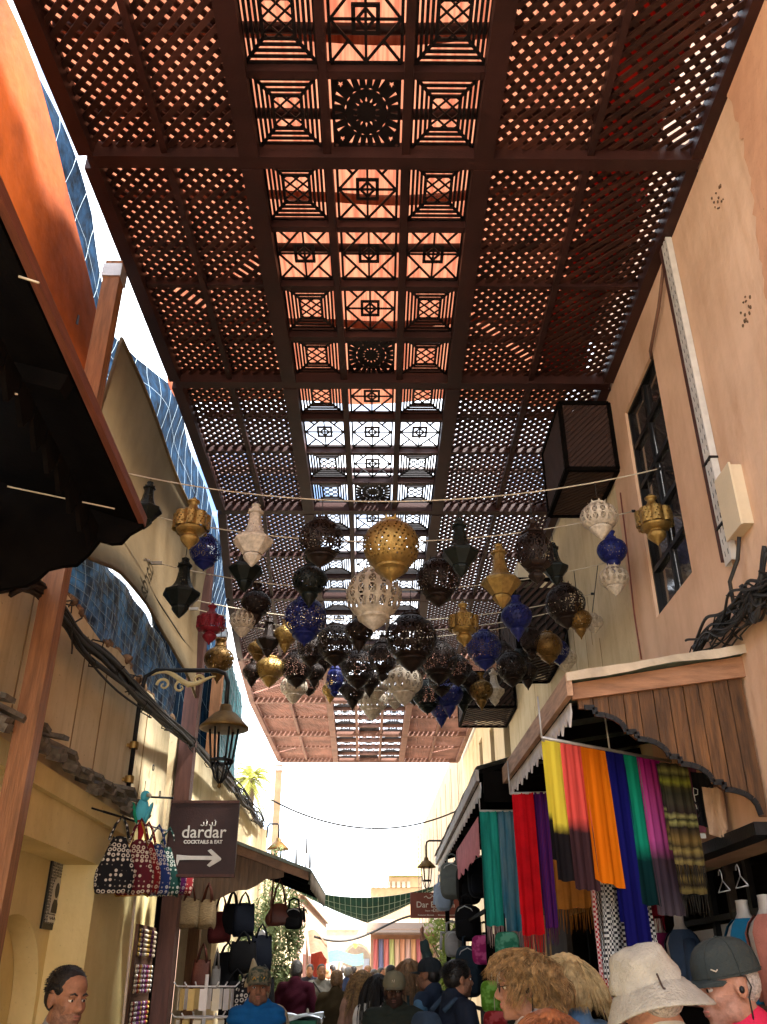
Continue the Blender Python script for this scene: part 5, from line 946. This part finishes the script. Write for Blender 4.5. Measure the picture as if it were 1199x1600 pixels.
gc=thing('green_cart','green cart covered with clear plastic sheet','cart',(-.95,10.6,0)); part(MB().bb((-1.35,10.2,.35),(-.6,11.1,1.28)),'box',mat('cart_green',(.01,.13,.07),.5),gc)
part(MB().grid(lambda u,v:V((-1.38+.82*u,10.18+.95*v,1.29+.03*sin(u*9+v*7)+.02*sin(v*19))),20,20),'plastic_sheet',mat('plastic',(.45,.50,.50),.15,var=.2,spec=.6),gc)
for x,y in ((-1.3,10.3),(-.65,10.3),(-1.3,11),(-.65,11)): part(MB().lathe([(.0,-.03),(.16,-.03),(.17,0),(.16,.03),(0,.03)],14,(x,y,.175),rot=Matrix.Rotation(pi/2,3,'Y')),'wheel',BLK,gc)
bk=thing('bicycle','pale bicycle held by the person in the grey jacket','bicycle',(-1.05,18.2,0),R(10)); m=MB()
for y in (-.52,.52): MB().tube([(0,y+.33*cos(t*.3),.34+.33*sin(t*.3)) for t in range(22)],.02,6).build('wheel',BLK,bk)
for a,b in (((0,-.45,.85),(0,-.52,.34)),((0,-.42,.75),(0,.05,.3)),((0,.05,.3),(0,.2,.85)),((0,-.4,.8),(0,.18,.78)),((0,.05,.3),(0,.52,.34)),((0,.16,.7),(0,.52,.34)),((0,-.45,.85),(0,-.44,1.05))): m.tube([a,b],.018,6)
m.build('frame',WW,bk); MB().tube([(-.3,-.36,1.06),(-.2,-.42,1.08),(0,-.44,1.05),(.2,-.42,1.08),(.3,-.36,1.06)],.014,6).build('handlebar',GREYM,bk); MB().ell((0,.22,.92),(.07,.13,.035),12,6).build('saddle',BLK,bk)
MB().box((0,-.62,.95),(.36,.26,.2)).build('basket',GREYM,bk)
wl=thing('white_lantern','white house shaped garden lantern in front of the olive tree','lantern',(-1.62,13.9,1.95)); MB().add([(-.14,-.1,.18),(.14,-.1,.18),(.14,.1,.18),(-.14,.1,.18),(0,-.1,.32),(0,.1,.32)],[(0,1,4),(2,3,5),(0,4,5,3),(1,2,5,4),(0,3,2,1)]).build('roof',WW,wl); MB().bb((-.1,-.08,0),(.1,.08,.17)).build('body',WW,wl); MB().tube([(0,0,0),(0,0,-1.95)],.02,6).build('stake',WW,wl)
# ================================================================ people
CRN=V((0,.35,.93)).normalized()
def surfnet(D,org,h):
    S=D<0; nx,ny,nz=D.shape
    cnt=sum(S[a:nx-1+a,b:ny-1+b,c:nz-1+c].astype(np.int8) for a in(0,1) for b in(0,1) for c in(0,1))
    I=np.argwhere((cnt>0)&(cnt<8)); acc=np.zeros((len(I),3)); num=np.zeros(len(I))
    for ax in range(3):
        o1,o2=[o for o in range(3) if o!=ax]
        for p in(0,1):
            for q in(0,1):
                a=np.zeros(3,int); a[o1]=p; a[o2]=q; b=a.copy(); b[ax]=1
                A=I+a; B=I+b; da=D[A[:,0],A[:,1],A[:,2]]; db=D[B[:,0],B[:,1],B[:,2]]; mk=(da<0)!=(db<0); t=np.where(mk,da/np.where(mk,da-db,1),0)
                pos=a[None,:]+np.zeros((len(I),3)); pos[:,ax]+=t; acc+=pos*mk[:,None]; num+=mk
    vt=(I+acc/num[:,None])*h+np.array(org); vid=-np.ones((nx,ny,nz),int); vid[I[:,0],I[:,1],I[:,2]]=np.arange(len(I)); F=[]
    for ax in range(3):
        o1,o2=[(1,2),(2,0),(0,1)][ax]; sl=lambda d:tuple((slice(d,nx-1+d) if ax==0 else slice(1,nx-1)) if i==0 else (slice(d,ny-1+d) if ax==1 else slice(1,ny-1)) if i==1 else (slice(d,nz-1+d) if ax==2 else slice(1,nz-1)) for i in range(3))
        s0=S[sl(0)]; s1=S[sl(1)]; E=np.argwhere(s0!=s1)
        if len(E)==0: continue
        fl=s0[E[:,0],E[:,1],E[:,2]]; off=np.ones(3,int); off[ax]=0; C=E+off; e1=np.zeros(3,int); e1[o1]=1; e2=np.zeros(3,int); e2[o2]=1
        g=lambda P:vid[P[:,0],P[:,1],P[:,2]]; q=np.stack([g(C-e1-e2),g(C-e2),g(C),g(C-e1)],1); q[~fl]=q[~fl][:,::-1]; F.append(q)
    return vt,np.concatenate(F)
def sdf_mesh(name,prims,h,m,k=.03,disp=None,region=None,m2=None):
    P=[];
    for p in prims:
        if p[0]=='c': r=max(p[3],p[4]); a=np.minimum(p[1],p[2])-r; b=np.maximum(p[1],p[2])+r
        else: r=max(p[2]); a=np.array(p[1])-r; b=np.array(p[1])+r
        P.append((a,b))
    lo=np.min([a for a,b in P],0)-3*h-.03; hi=np.max([b for a,b in P],0)+3*h+.03; n=np.ceil((hi-lo)/h).astype(int)+1
    D=np.full(n,.06,np.float32); pad=.05
    for p,(a,b) in zip(prims,P):
        i0=np.maximum(((a-pad-lo)/h).astype(int),0); i1=np.minimum(((b+pad-lo)/h).astype(int)+2,n); sl=tuple(slice(i,j) for i,j in zip(i0,i1))
        g=np.meshgrid(*[lo[d]+h*np.arange(i0[d],i1[d]) for d in range(3)],indexing='ij'); X=np.stack(g,-1)
        if p[0]=='c':
            A=np.array(p[1],float); d=np.array(p[2],float)-A; t=np.clip(((X-A)@d)/(d@d+1e-12),0,1); s=np.linalg.norm(X-A-t[...,None]*d,axis=-1)-(p[3]+(p[4]-p[3])*t)
        else:
            Y=X-np.array(p[1],float)
            if len(p)>3 and p[3] is not None: Y=Y@p[3]
            r=np.array(p[2],float); q=np.linalg.norm(Y/r,axis=-1); s=q*(q-1)/(np.linalg.norm(Y/(r*r),axis=-1)+1e-9)
        kk=p[-1] if p[0]=='cut' else k; T=D[sl]
        hh=np.maximum(kk-np.abs(T-s),0)/kk; D[sl]=np.minimum(T,s)-hh*hh*kk*.25
    if disp is not None: D=D+disp(*np.meshgrid(*[lo[d]+h*np.arange(n[d]) for d in range(3)],indexing='ij')).astype(np.float32)
    v,f=surfnet(D,lo,h); mi=region(v[f].mean(1)) if region is not None else None; me=bpy.data.meshes.new(name); me.from_pydata(v.tolist(),[],f.tolist()); me.polygons.foreach_set('use_smooth',[True]*len(f)); me.materials.append(m)
    if mi is not None: me.materials.append(m2); me.polygons.foreach_set('material_index',mi.astype(np.int32))
    me.update(); return me
SKIN={'tan':mat('skin_tan',(.25,.115,.065),.6,var=.25,scale=26,bump=.25,bscale=160,spec=.25),'dark':mat('skin_dark',(.05,.022,.014),.5,var=.2,scale=14,bump=.08,bscale=120,spec=.4),'fair':mat('skin_fair',(.36,.18,.12),.6,var=.22,scale=26,bump=.25,bscale=160,spec=.25)}
STUB={'tan':mat('stubble_tan',(.17,.085,.052),.7,var=.35,scale=60,bump=.3,bscale=200),'dark':mat('stubble_dark',(.03,.014,.010),.7,var=.3,scale=60),'fair':mat('stubble_fair',(.30,.155,.11),.65,var=.25,scale=60)}
EYEW=mat('eye_white',(.6,.57,.53),.3,var=.03,bump=0); IRIS=mat('iris',(.02,.012,.008),.2,bump=0); LIP={'tan':mat('lip_tan',(.27,.10,.07),.5),'dark':mat('lip_dark',(.10,.035,.03),.5),'fair':mat('lip_fair',(.42,.14,.11),.5)}
def rotm(yaw,pitch,roll=0): return np.array(Matrix.Rotation(yaw,3,'Z')@Matrix.Rotation(pitch,3,'X')@Matrix.Rotation(roll,3,'Y'))
def person(label,px,py,Y,face,skin='tan',top=None,bottom=None,hair=None,hat=None,vox=.013,head=(0,0),sleeve='long',arms=None,puff=0,width=1.,fem=False,group=None,vest=None,extras=None,brow=None):
    c=U(px,py,Y=Y); s=c.z/1.60; T=thing('person',label,'person',(c.x,c.y,0),R(face),group); T.scale=(s,)*3
    H=np.array((0,-.01,1.60)); M=rotm(R(head[0]),R(head[1]),R(head[2]) if len(head)>2 else 0); sx=width*(.90 if fem else 1)
    hp=lambda p:tuple(H+M@np.array(p)); E=lambda p,r:('e',hp(p),r,M); Cc=lambda a,b,ra,rb:('c',np.array(hp(a)),np.array(hp(b)),ra,rb)
    A=np.array
    hd=[E((0,.018,.034),(.073,.092,.083)),E((0,-.026,-.028),(.058,.060,.084)),E((0,-.040,-.078),(.045,.044,.034)),E((0,-.072,-.098),(.02,.017,.017)),E((0,-.02,.05),(.062,.07,.055))]
    for q in(-1,1): hd+=[E((q*.036,-.055,-.026),(.022,.024,.026)),E((q*.027,-.079,.019),(.024,.010,.007)),E((q*.0115,-.094,-.034),(.010,.012,.009)),E((q*.073,.012,-.006),(.009,.021,.034)),E((q*.05,-.01,-.07),(.018,.04,.03))]
    hd+=[Cc((0,-.084,.012),(0,-.106,-.026),.0085,.0125),E((0,-.087,-.0575),(.020,.010,.006)),E((0,-.084,-.069),(.018,.011,.0065)),Cc((0,.02,-.07),(0,.03,-.12),.052,.055)]
    nk=[('c',A(hp((0,.02,-.08))),A((0,.035,1.43)),.054*sx,.064*sx)]
    sh=.178*sx; AR=arms or {}
    el={q:A(AR.get(('e',q),(q*.25*sx,.03,1.13))) for q in(-1,1)}; wr={q:A(AR.get(('w',q),(q*.235*sx,-.09,.90))) for q in(-1,1)}
    torso=lambda o:[('e',(0,.03,1.30),(.165*sx+o,.105+o,.17)),('e',(0,.02,1.12),(.145*sx+o,.10+o,.20)),('e',(0,.02,.98),(.16*sx+o,.115+o,.14)),('c',A((-sh*.85,.03,1.41)),A((sh*.85,.03,1.41)),.058+o,.058+o),('c',A((0,.035,1.46)),A((0,.03,1.30)),.068+o,.09+o)]+([('e',(q*.075,-.075,1.25),(.065+o,.06+o,.065)) for q in(-1,1)] if fem else [('e',(0,-.03,1.28),(.13+o,.08+o,.10))])
    arm=lambda o,l=1:[('c',A((q*sh,.03,1.40)),el[q],.054+o,.044+o) for q in(-1,1)]+([('c',el[q],wr[q],.043+o,.030+o) for q in(-1,1)] if l else [])
    leg=lambda o:[('c',A((q*.09,.02,.92)),A((q*.095,.0,.50)),.085+o,.055+o) for q in(-1,1)]+[('c',A((q*.095,.0,.50)),A((q*.10,.03,.09)),.056+o,.040+o) for q in(-1,1)]
    hands=[]
    for q in(-1,1):
        d=wr[q]-el[q]; d=d/np.linalg.norm(d); side=np.cross(d,A((q*1.,0,0))); side=side/(np.linalg.norm(side)+1e-6); nn=np.cross(side,d); w0=wr[q]
        hands.append(('c',w0,w0+d*.05,.028,.026)); hands.append(('c',w0+d*.05-side*.022,w0+d*.075+side*.022,.022,.022))
        for i in range(4):
            b=w0+d*(.085)+side*(-.03+.02*i); l=(.06,.072,.068,.052)[i]; mid=b+d*l*.55-nn*.006*q; hands+=[('c',b,mid,.0095,.009),('c',mid,mid+d*l*.42-nn*.02*q,.009,.0075)]
        tb=w0+d*.03-side*.03; hands+=[('c',tb,tb+d*.035-side*.025,.012,.011),('c',tb+d*.035-side*.025,tb+d*.07-side*.03,.0105,.008)]
    feet=[('c',A((q*.10,.04,.05)),A((q*.11,-.12,.035)),.042,.034) for q in(-1,1)]
    obj('body',sdf_mesh('body',hd+nk+torso(-.01)+arm(-.004)+leg(-.005)+hands+feet,vox,SKIN[skin],.014 if vox<.01 else .02,None,None if fem else (lambda c:(lambda q:((q[:,2]<-.038-.35*np.abs(q[:,0]))|((q[:,2]<-.02)&(np.abs(q[:,0])>.05)))&(q[:,2]>-.13)&(q[:,1]<-.005)&(np.abs(q[:,0])<.09))((c-H)@M)),STUB[skin]),T)
    cv=max(vox*1.15,.010); z0=.93
    rip=(lambda x,y,z:.006*np.sin(x*31+z*17)*np.sin(z*23+y*19)+.003*np.sin(z*61+x*40)) if not puff else (lambda x,y,z:-.012*np.abs(np.sin(z*pi/.062))+.003*np.sin(x*37))
    tp=torso(.016+.006*(puff>0)); coll=[('c',A((0,.04,1.485)),A((0,.035,1.43)),.066,.085)]
    if puff: coll=[('c',A((0,.045,1.475)),A((0,.035,1.42)),.074,.10)]
    obj('jacket' if puff else 'top',sdf_mesh('top',tp+coll+(arm(.014+.008*(puff>0),sleeve=='long') if sleeve!='none' else [('c',A((q*sh*.8,.03,1.41)),A((q*sh,.03,1.38)),.06,.05) for q in(-1,1)]),cv,top,.03,rip),T)
    if vest is not None: obj('under_sleeves',sdf_mesh('under_sleeves',[('c',A((q*sh*1.02,.03,1.38)),el[q],.062,.055) for q in(-1,1)]+[('c',el[q],wr[q],.054,.04) for q in(-1,1)],cv,vest,.02),T)
    obj('trousers',sdf_mesh('trousers',[('e',(0,.02,.93),(.165*sx,.12,.12))]+leg(.014),max(cv,.014),bottom or DEN,.03),T)
    obj('shoes',sdf_mesh('shoes',[('c',A((q*.10,.05,.05)),A((q*.11,-.13,.04)),.05,.044) for q in(-1,1)],.012,BLK,.02),T)
    near=vox<.0125
    MT=Matrix([[M[i][j] for j in range(3)] for i in range(3)]); W=lambda p:V(hp(p))
    if near:
        for q in(-1,1):
            e=MB().ell(W((q*.030,-.0735,.0005)),(.0125,.010,.0066),12,8,rot=MT).build('eye',EYEW,T); MB().ell(W((q*.030,-.0825,.0)),(.0060,.003,.0060),10,6,rot=MT).build('iris',IRIS,e)
            MB().tube([W((q*.013,-.088,.020)),W((q*.028,-.090,.027)),W((q*.045,-.080,.022))],[.0035,.0052,.0025],5).build('eyebrow',brow or (hair[1] if hair else BLK),T)
            MB().tube([W((q*.018,-.0825,.006)),W((q*.030,-.0855,.0105)),W((q*.043,-.0785,.005))],[.0022,.003,.002],5).build('eyelid',SKIN[skin],T)
        MB().ell(W((0,-.0925,-.0578)),(.019,.0065,.0050),12,6,rot=MT).ell(W((0,-.0905,-.0685)),(.017,.0068,.0055),12,6,rot=MT).build('lips',LIP[skin],T)
    if hair:
        st,hm=hair; rd=random.Random(label); nst={'short':900,'crop':1500,'long':500,'curly':2300,'bob':2000,'dark_long':240}[st]
        if not near: nst=0 if st in('short','crop') else int(nst*.8)
        capz=.0 if hat else 9
        infl=(.001 if hat else .004) if st=='crop' else .010
        base=[E((0,.016,.047),(.073+infl,.090+infl,.077+infl)),E((0,.055,.0),(.066+infl,.055+infl,.066))]
        if st in('long','dark_long'): base+=[Cc((0,.07,.0),(0,.085,-.22),.07,.055)]
        if st in('curly','bob'): base+=[E((0,.05,-.03),(.082,.060,.07)),E((0,.01,.055),(.082,.088,.080))]
        fz=(lambda x,y,z:.004*np.sin(x*170+z*90)*np.sin(z*150+y*130)) if st not in('short','crop') else (lambda x,y,z:.0018*np.sin(x*260)*np.sin(z*240+y*210))
        obj('hair',sdf_mesh('hair',base,max(vox*.7,.006),hm,.02,fz),T); mm=MB()
        def rdir():
            while 1:
                d=V((rd.gauss(0,1),rd.gauss(0,1),rd.gauss(0,1))).normalized()
                if d.z>-.35 and not (d.y<-.55 and d.z<.62): return d
        GD=[(rdir(),rd.uniform(0,6),rd.uniform(.75,1.25)) for _ in range(110)]
        for i in range(nst):
            gd,gph,gl=rd.choice(GD); d=rdir() if st in('crop','short') else (gd+V((rd.gauss(0,.09),rd.gauss(0,.09),rd.gauss(0,.09)))).normalized()
            if d.z<-.4 or (d.y<-.55 and d.z<.55): continue
            if hat and .045+d.z*.083>capz: continue
            p=V((d.x*.080,.025+d.y*.094,.045+d.z*.083)); pts=[p]; v=(d-CRN*d.dot(CRN)); v=(v.normalized()*.9+d*(.45 if st=='curly' else .12)).normalized(); ph=gph+rd.gauss(0,.25); sg=(.024 if st in('curly','bob') else .05)*gl; ns=6 if st in('curly','bob') else 8
            if st in('crop','short'): sg,ns=(.0035,2) if st=='crop' else (.012,3)
            if st in('long','dark_long') and d.y<0: v=V((d.x*1.2,.3,-.1)).normalized()
            for k in range(ns):
                g={'crop':.05,'short':.1,'curly':.34,'bob':.30,'long':.6,'dark_long':.6}[st]; v=(v+V((0,0,-g))).normalized(); w_=V((sin(ph+k*1.6),cos(ph+k*1.3),0))*(.015 if st=='curly' else .004); p=p+v*sg+w_
                q=V((p.x/.083,(p.y-.022)/.097,(p.z-.03)/.092)); L_=q.length
                if L_<1.0 and p.z>-.11: p=V((p.x/L_,.022+(p.y-.022)/L_,.03+(p.z-.03)/L_))
                if p.z<-.06 and p.y<.0 and abs(p.x)<.075: p.x=math.copysign(.078,p.x if p.x else 1)
                pts.append(p.copy())
            r=(.0012 if st in('curly','bob','crop','short') else .0026) if near else .004; mm.tube([W(q) for q in pts],[r]*(len(pts)-2)+[r*.7,r*.2],3)
        if nst: mm.build('hair_strands',hm,T)
    if hat=='bucket':
        fl=lambda t:1/math.sqrt((cos(t)/.92)**2+(sin(t)/1.1)**2)
        pr=[(.005,.136),(.03,.1355),(.055,.132),(.074,.124),(.086,.112),(.092,.095),(.096,.07),(.100,.05),(.102,.035),(.103,.028)]; o=MB().lathe(pr,48,H*0,rad=lambda t:fl(t)*(1+.014*sin(t*5)+.008*sin(t*11+1))); o.v=[tuple(W((x+.006*sin(z*55+y*20),y+.012+.005*sin(z*70+x*30),z+.007*sin(x*48+y*37)+.004*sin(x*120+z*70)*sin(y*95)))) for x,y,z in o.v]; o.build('hat_crown',HATC,T)
        br=[(.103+.060*k/12,.030-.070*(k/12)**1.1+.0022*(k%2)) for k in range(13)]; br+=[(r-.001,z-.004) for r,z in br[::-1]]; o=MB().lathe(br,48,rad=lambda t:fl(t)*(1+.012*sin(t*3+1))); o.v=[tuple(W((x,y+.012,z+.016*sin(2*math.atan2(y,x)+.6)*max(0,(x*x+y*y)**.5-.1)/.06))) for x,y,z in o.v]; o.build('hat_brim',HATC,T)
        m=MB().tube([W((1.05*.101*fl(t)*cos(t),.012+1.05*.101*fl(t)*sin(t),.052)) for t in [-2.4+k*.12 for k in range(9)]],.0035,5); m.tube([W((.06,.118,.052)),W((.062,.122,.02)),W((.063,.128,-.01))],.003,5); m.ell(W((.062,.124,.005)),(.006,.006,.010),8,6); m.build('chin_cord',mat('hat_cord',(.05,.03,.025),.7),T)
    elif hat:
        hm,bm_=hat[0],hat[1]; o=MB(); n=48
        pr=[(1.0,.022),(1.0,.036),(.985,.056),(.94,.078),(.84,.10),(.68,.117),(.45,.128),(.2,.133),(.02,.134)]
        o.lathe([(r*.093,z) for r,z in pr],n,rad=lambda t:(1/math.sqrt((cos(t)/.95)**2+(sin(t)/1.22)**2))*(1-.012*(abs(((t/(pi/3))%1)-.5)>.46))); o.v=[tuple(W((x,y+.014,z+.004))) for x,y,z in o.v]; o.build('cap_crown',hm,T)
        def bill(u,v): a=(u-.5)*2.3; return W((.087*sin(a)*(1-.12*v),.014-.112*cos(a)-v*.092*max(0,cos(a*1.22)),.032-.010*v-.012*(2*u-1)**2))
        o=MB().grid(bill,16,6); o.grid(lambda u,v:V(bill(u,v))-MT@V((0,0,.004)),16,6); o.build('cap_bill',bm_,T); MB().ell(W((0,.014,.1405)),(.007,.007,.004),8,6).build('cap_button',hm,T)
        fe=lambda t:1/math.sqrt((cos(t)/.95)**2+(sin(t)/1.22)**2); sm_=MB()
        for t_ in (0,pi/3,2*pi/3,pi,4*pi/3,5*pi/3): sm_.tube([W((r_*.0938*fe(t_)*cos(t_),.014+r_*.0938*fe(t_)*sin(t_),z_+.0045)) for r_,z_ in pr],.0016,4)
        sm_.tube([W((.0942*fe(k*pi/12)*cos(k*pi/12),.014+.0942*fe(k*pi/12)*sin(k*pi/12),.034)) for k in range(25)],.0016,4); sm_.build('cap_seam',hm,T)
        if len(hat)>2: 
            for q,cl in enumerate(hat[2]): MB().tube([W(p) for p in cl[0]],cl[2],5).build('cap_emblem',cl[1],T)
    if extras: extras(T,W,MT)
    return T
DEN=cloth('denim',(.03,.05,.11)); CHAR=cloth('charcoal',(.03,.03,.032)); HATC=mat('hat_stone',(.34,.32,.275),.9,var=.14,scale=22,bump=.5,bscale=140)
HB=mat('hair_black',(.012,.010,.009),.5,var=.4,scale=60); HBL=mat('hair_blonde',(.27,.16,.065),.55,var=.75,scale=40); HPB=mat('hair_pale_blonde',(.44,.32,.15),.6,var=.3,scale=40); HBR=mat('hair_brown',(.20,.11,.05),.5,var=.5,scale=40); HRED=mat('hair_auburn',(.26,.09,.035),.45,var=.4,scale=40); HWH=mat('hair_white',(.36,.32,.29),.8,var=.5,scale=110,bump=.6,bscale=200); HGY=mat('hair_grey',(.10,.095,.09),.6,var=.4,scale=60)
def earwire(T,W,MT):
    for q in(-1,1): MB().tube([W((q*.080,.0,.028)),W((q*.086,.03,.022)),W((q*.086,.038,-.01)),W((q*.082,.022,-.035)),W((q*.072,.02,-.09)),W((q*.06,.0,-.16))],.0028,5).build('earpiece_wire',BLK,T); MB().ell(W((q*.082,.006,-.012)),(.008,.009,.011),10,6).build('earbud',BLK,T)
def specs(T,W,MT):
    m=MB()
    for q in(-1,1): m.tube([W((q*.033+.021*cos(t*.5),-.098,.0+.016*sin(t*.5))) for t in range(14)],.0018,5); m.tube([W((q*.054,-.098,.004)),W((q*.076,-.04,.01)),W((q*.078,.012,.014))],.0018,5)
    m.tube([W((-.012,-.1,.002)),W((.012,-.1,.002))],.0018,5); m.build('glasses',BLK,T); earwire(T,W,MT)
def pack(m):
    def f(T,W,MT): MB().ell((0,.26,1.18),(.15,.09,.22),18,12,.55).build('backpack_body',m,T); [MB().tube([(q*.10,.17,1.40),(q*.11,.08,1.475),(q*.12,-.06,1.43),(q*.12,-.10,1.25),(q*.15,.05,1.02)],.018,6).build('backpack_strap',m,T) for q in(-1,1)]
    return f
person('person in grey and black top with short dark hair before the yellow niche',104,1560,4.35,44,'tan',cloth('top_grey',(.20,.20,.20)),CHAR,('crop',HB),vox=.0058,head=(8,6))
person('person in blue quilted vest and camouflage cap beside the bag stall',405,1543,7.25,6,'tan',cloth('vest_blue',(.008,.09,.26)),CHAR,('crop',HGY),hat=(mat('camo',(.035,.055,.035),.85,var=.2,scale=28,col2=(.15,.13,.08),contrast=(.45,.55)),mat('camo',(1,1,1)),[([(-.045+.012*k,-.092+.0006*(k-3.5)**2,.055+(.012 if k%2 else -.006)) for k in range(8)],mat('cap_gold',(.55,.28,.02),.6),.005)]),vox=.008,puff=1,width=.80,sleeve='none',vest=cloth('sleeve_dark',(.02,.022,.026)))
person('person in maroon sweater with shaved head seen from behind',464,1517,13.8,175,'dark',cloth('maroon',(.05,.007,.016)),DEN,('crop',HGY),vox=.013)
person('person in grey jacket with shoulder bag behind a bicycle',503,1519,18.8,15,'tan',cloth('jacket_stone',(.14,.135,.12)),CHAR,('crop',HB),vox=.013,extras=lambda T,W,MT:(MB().tube([(-.16,-.11,1.45),(0,-.15,1.25),(.16,-.13,1.02)],.016,5).build('bag_strap',BLK,T),MB().box((.18,-.12,1.0),(.2,.07,.15)).build('shoulder_bag',BLK,T)))
person('person in olive brown jacket with dark hair seen from behind',527,1533,13.0,172,'tan',cloth('jacket_brown',(.06,.04,.018)),DEN,('short',HBR),vox=.013)
person('person in peach top with long blonde hair seen from behind',567,1536,11.0,176,'fair',cloth('top_peach',(.36,.20,.14)),DEN,('long',HBL),vox=.012,fem=True)
person('person in dark green quilted jacket and olive cap walking this way',617,1548,7.6,-4,'dark',cloth('puffer_green',(.018,.023,.018)),CHAR,('crop',HB),hat=(cloth('cap_olive',(.14,.13,.085)),cloth('cap_olive',(1,1,1)),[([(-.012,-.094,.055),(-.010,-.093,.08),(.004,-.095,.057),(.006,-.093,.082)],WHITE,.003)]),vox=.008,puff=1,width=.92,head=(0,4))
person('person with long black hair and pale top behind the green jacket',592,1545,9.4,165,'fair',cloth('top_pale',(.6,.56,.52)),CHAR,('dark_long',HB),vox=.013,fem=True)
person('person with brown hair raising one arm in the crowd',640,1522,10.0,170,'fair',cloth('jacket_teal',(.03,.05,.05)),CHAR,('long',HBR),vox=.011,fem=True,arms={('e',-1):(-.20,-.02,1.62),('w',-1):(-.14,-.06,1.86)})
person('person in dark cap and navy vest over blue shirt turned away',672,1524,8.9,-128,'tan',cloth('vest_navy',(.018,.028,.05)),DEN,('crop',HB),hat=(cloth('cap_black',(.018,.022,.026)),cloth('cap_black',(1,1,1))),vox=.011,sleeve='none',vest=cloth('shirt_blue',(.07,.16,.26)))
person('person in navy shirt with backpack looking towards the stall',716,1530,7.5,112,'tan',cloth('shirt_navy',(.012,.017,.030)),DEN,('short',HB),vox=.0095,sleeve='short',extras=pack(cloth('pack_blue',(.03,.05,.08))))
person('person with curly dark blonde hair and glasses in profile',822,1542,4.05,-92,'fair',cloth('top_floral',(.45,.40,.42),var=.5,scale=30),DEN,('curly',HBL),vox=.006,fem=True,extras=specs,head=(0,2))
person('person with short pale blonde hair and denim jacket',886,1545,4.3,-148,'fair',cloth('denim_light',(.10,.22,.42)),DEN,('bob',HPB),vox=.008,fem=True,extras=earwire)
person('person with auburn hair seen only from above the crown',862,1645,3.3,180,'fair',CHAR,DEN,('bob',HRED),vox=.010,fem=True)
person('person in stone coloured bucket hat seen from behind',1018,1560,2.95,-140,'fair',cloth('top_cream',(.5,.47,.4)),DEN,('crop',HWH),hat='bucket',vox=.008,head=(-8,12,10))
person('person in black cap and bright pink jacket in profile',1140,1540,3.25,-82,'fair',cloth('jacket_pink',(.48,.02,.06)),DEN,('crop',HWH),hat=(cloth('cap_charcoal',(.035,.042,.04)),cloth('cap_charcoal',(1,1,1)),[([(.078,-.052,.055),(.076,-.058,.050),(.068,-.070,.058)],WHITE,.0022)]),vox=.006,head=(0,10),extras=earwire)
# hooded robe
rb=thing('person','person in beige and orange hooded robe seen from behind','person',(-1.02,8.7,0),R(150)); ROBE=cloth('robe_beige',(.36,.30,.19)); A=np.array
obj('robe',sdf_mesh('robe',[('c',A((0,0,.15)),A((0,0,1.2)),.30,.20),('c',A((-.17,0,1.36)),A((.17,0,1.36)),.085,.085),('c',A((-.2,0,1.35)),A((-.3,-.05,.95)),.09,.10),('c',A((.2,0,1.35)),A((.3,-.05,.95)),.09,.10)],.014,ROBE,.05,lambda x,y,z:.012*np.sin(np.arctan2(y,x)*9)),rb)
obj('hood',sdf_mesh('hood',[('e',(0,.02,1.58),(.11,.12,.13)),('c',A((0,.06,1.62)),A((.0,.10,1.80)),.08,.012),('c',A((0,.03,1.5)),A((0,.05,1.36)),.10,.14)],.010,ROBE,.03),rb)
obj('body',sdf_mesh('body',[('e',(0,-.05,1.58),(.07,.085,.11)),('c',A((0,0,1.5)),A((0,0,1.3)),.05,.1)]+[('c',A((q*.1,0,.5)),A((q*.1,0,.06)),.05,.04) for q in(-1,1)]+[('c',A((q*.1,.05,.045)),A((q*.11,-.12,.04)),.045,.04) for q in(-1,1)]+[('c',A((q*.3,-.06,.95)),A((q*.3,-.1,.85)),.035,.03) for q in(-1,1)],.012,SKIN['tan'],.02),rb)
MB().grid(lambda u,v:V((.20*sin((u-.5)*2.6)*(1+.2*v)*.95,.10+.13*cos((u-.5)*2.6)+.06*v,1.42-.75*v)),14,12).build('orange_panel',cloth('robe_orange',(.45,.14,.05)),rb)
# distant crowd
FC=[('dark coat',(.02,.02,.03)),('white shirt',(.6,.6,.58)),('pale blue shirt',(.25,.35,.45)),('red shirt',(.4,.04,.04)),('beige coat',(.4,.32,.22)),('navy jacket',(.02,.03,.07)),('grey shirt',(.3,.3,.3)),('white scarf and shirt',(.62,.6,.6))]
for i,(px,Y,cn) in enumerate(((485,24,0),(512,27,4),(545,23,5),(553,30,1),(575,34,3),(585,22,6),(596,26,1),(606,30,2),(538,32,7),(520,36,1),(562,25,7),(628,19,1),(612,20,7))):
    py=1520+ (i*7)%9-3+(0 if Y<26 else -2); person('distant person in '+FC[cn][0]+' far down the alley',px,py,Y,(i*67)%360,('tan','fair','dark')[i%3],cloth('far_%d'%cn,FC[cn][1]),CHAR,('short',(HB,HBR,HGY)[i%3]),vox=.022,group='distant crowd in the alley')
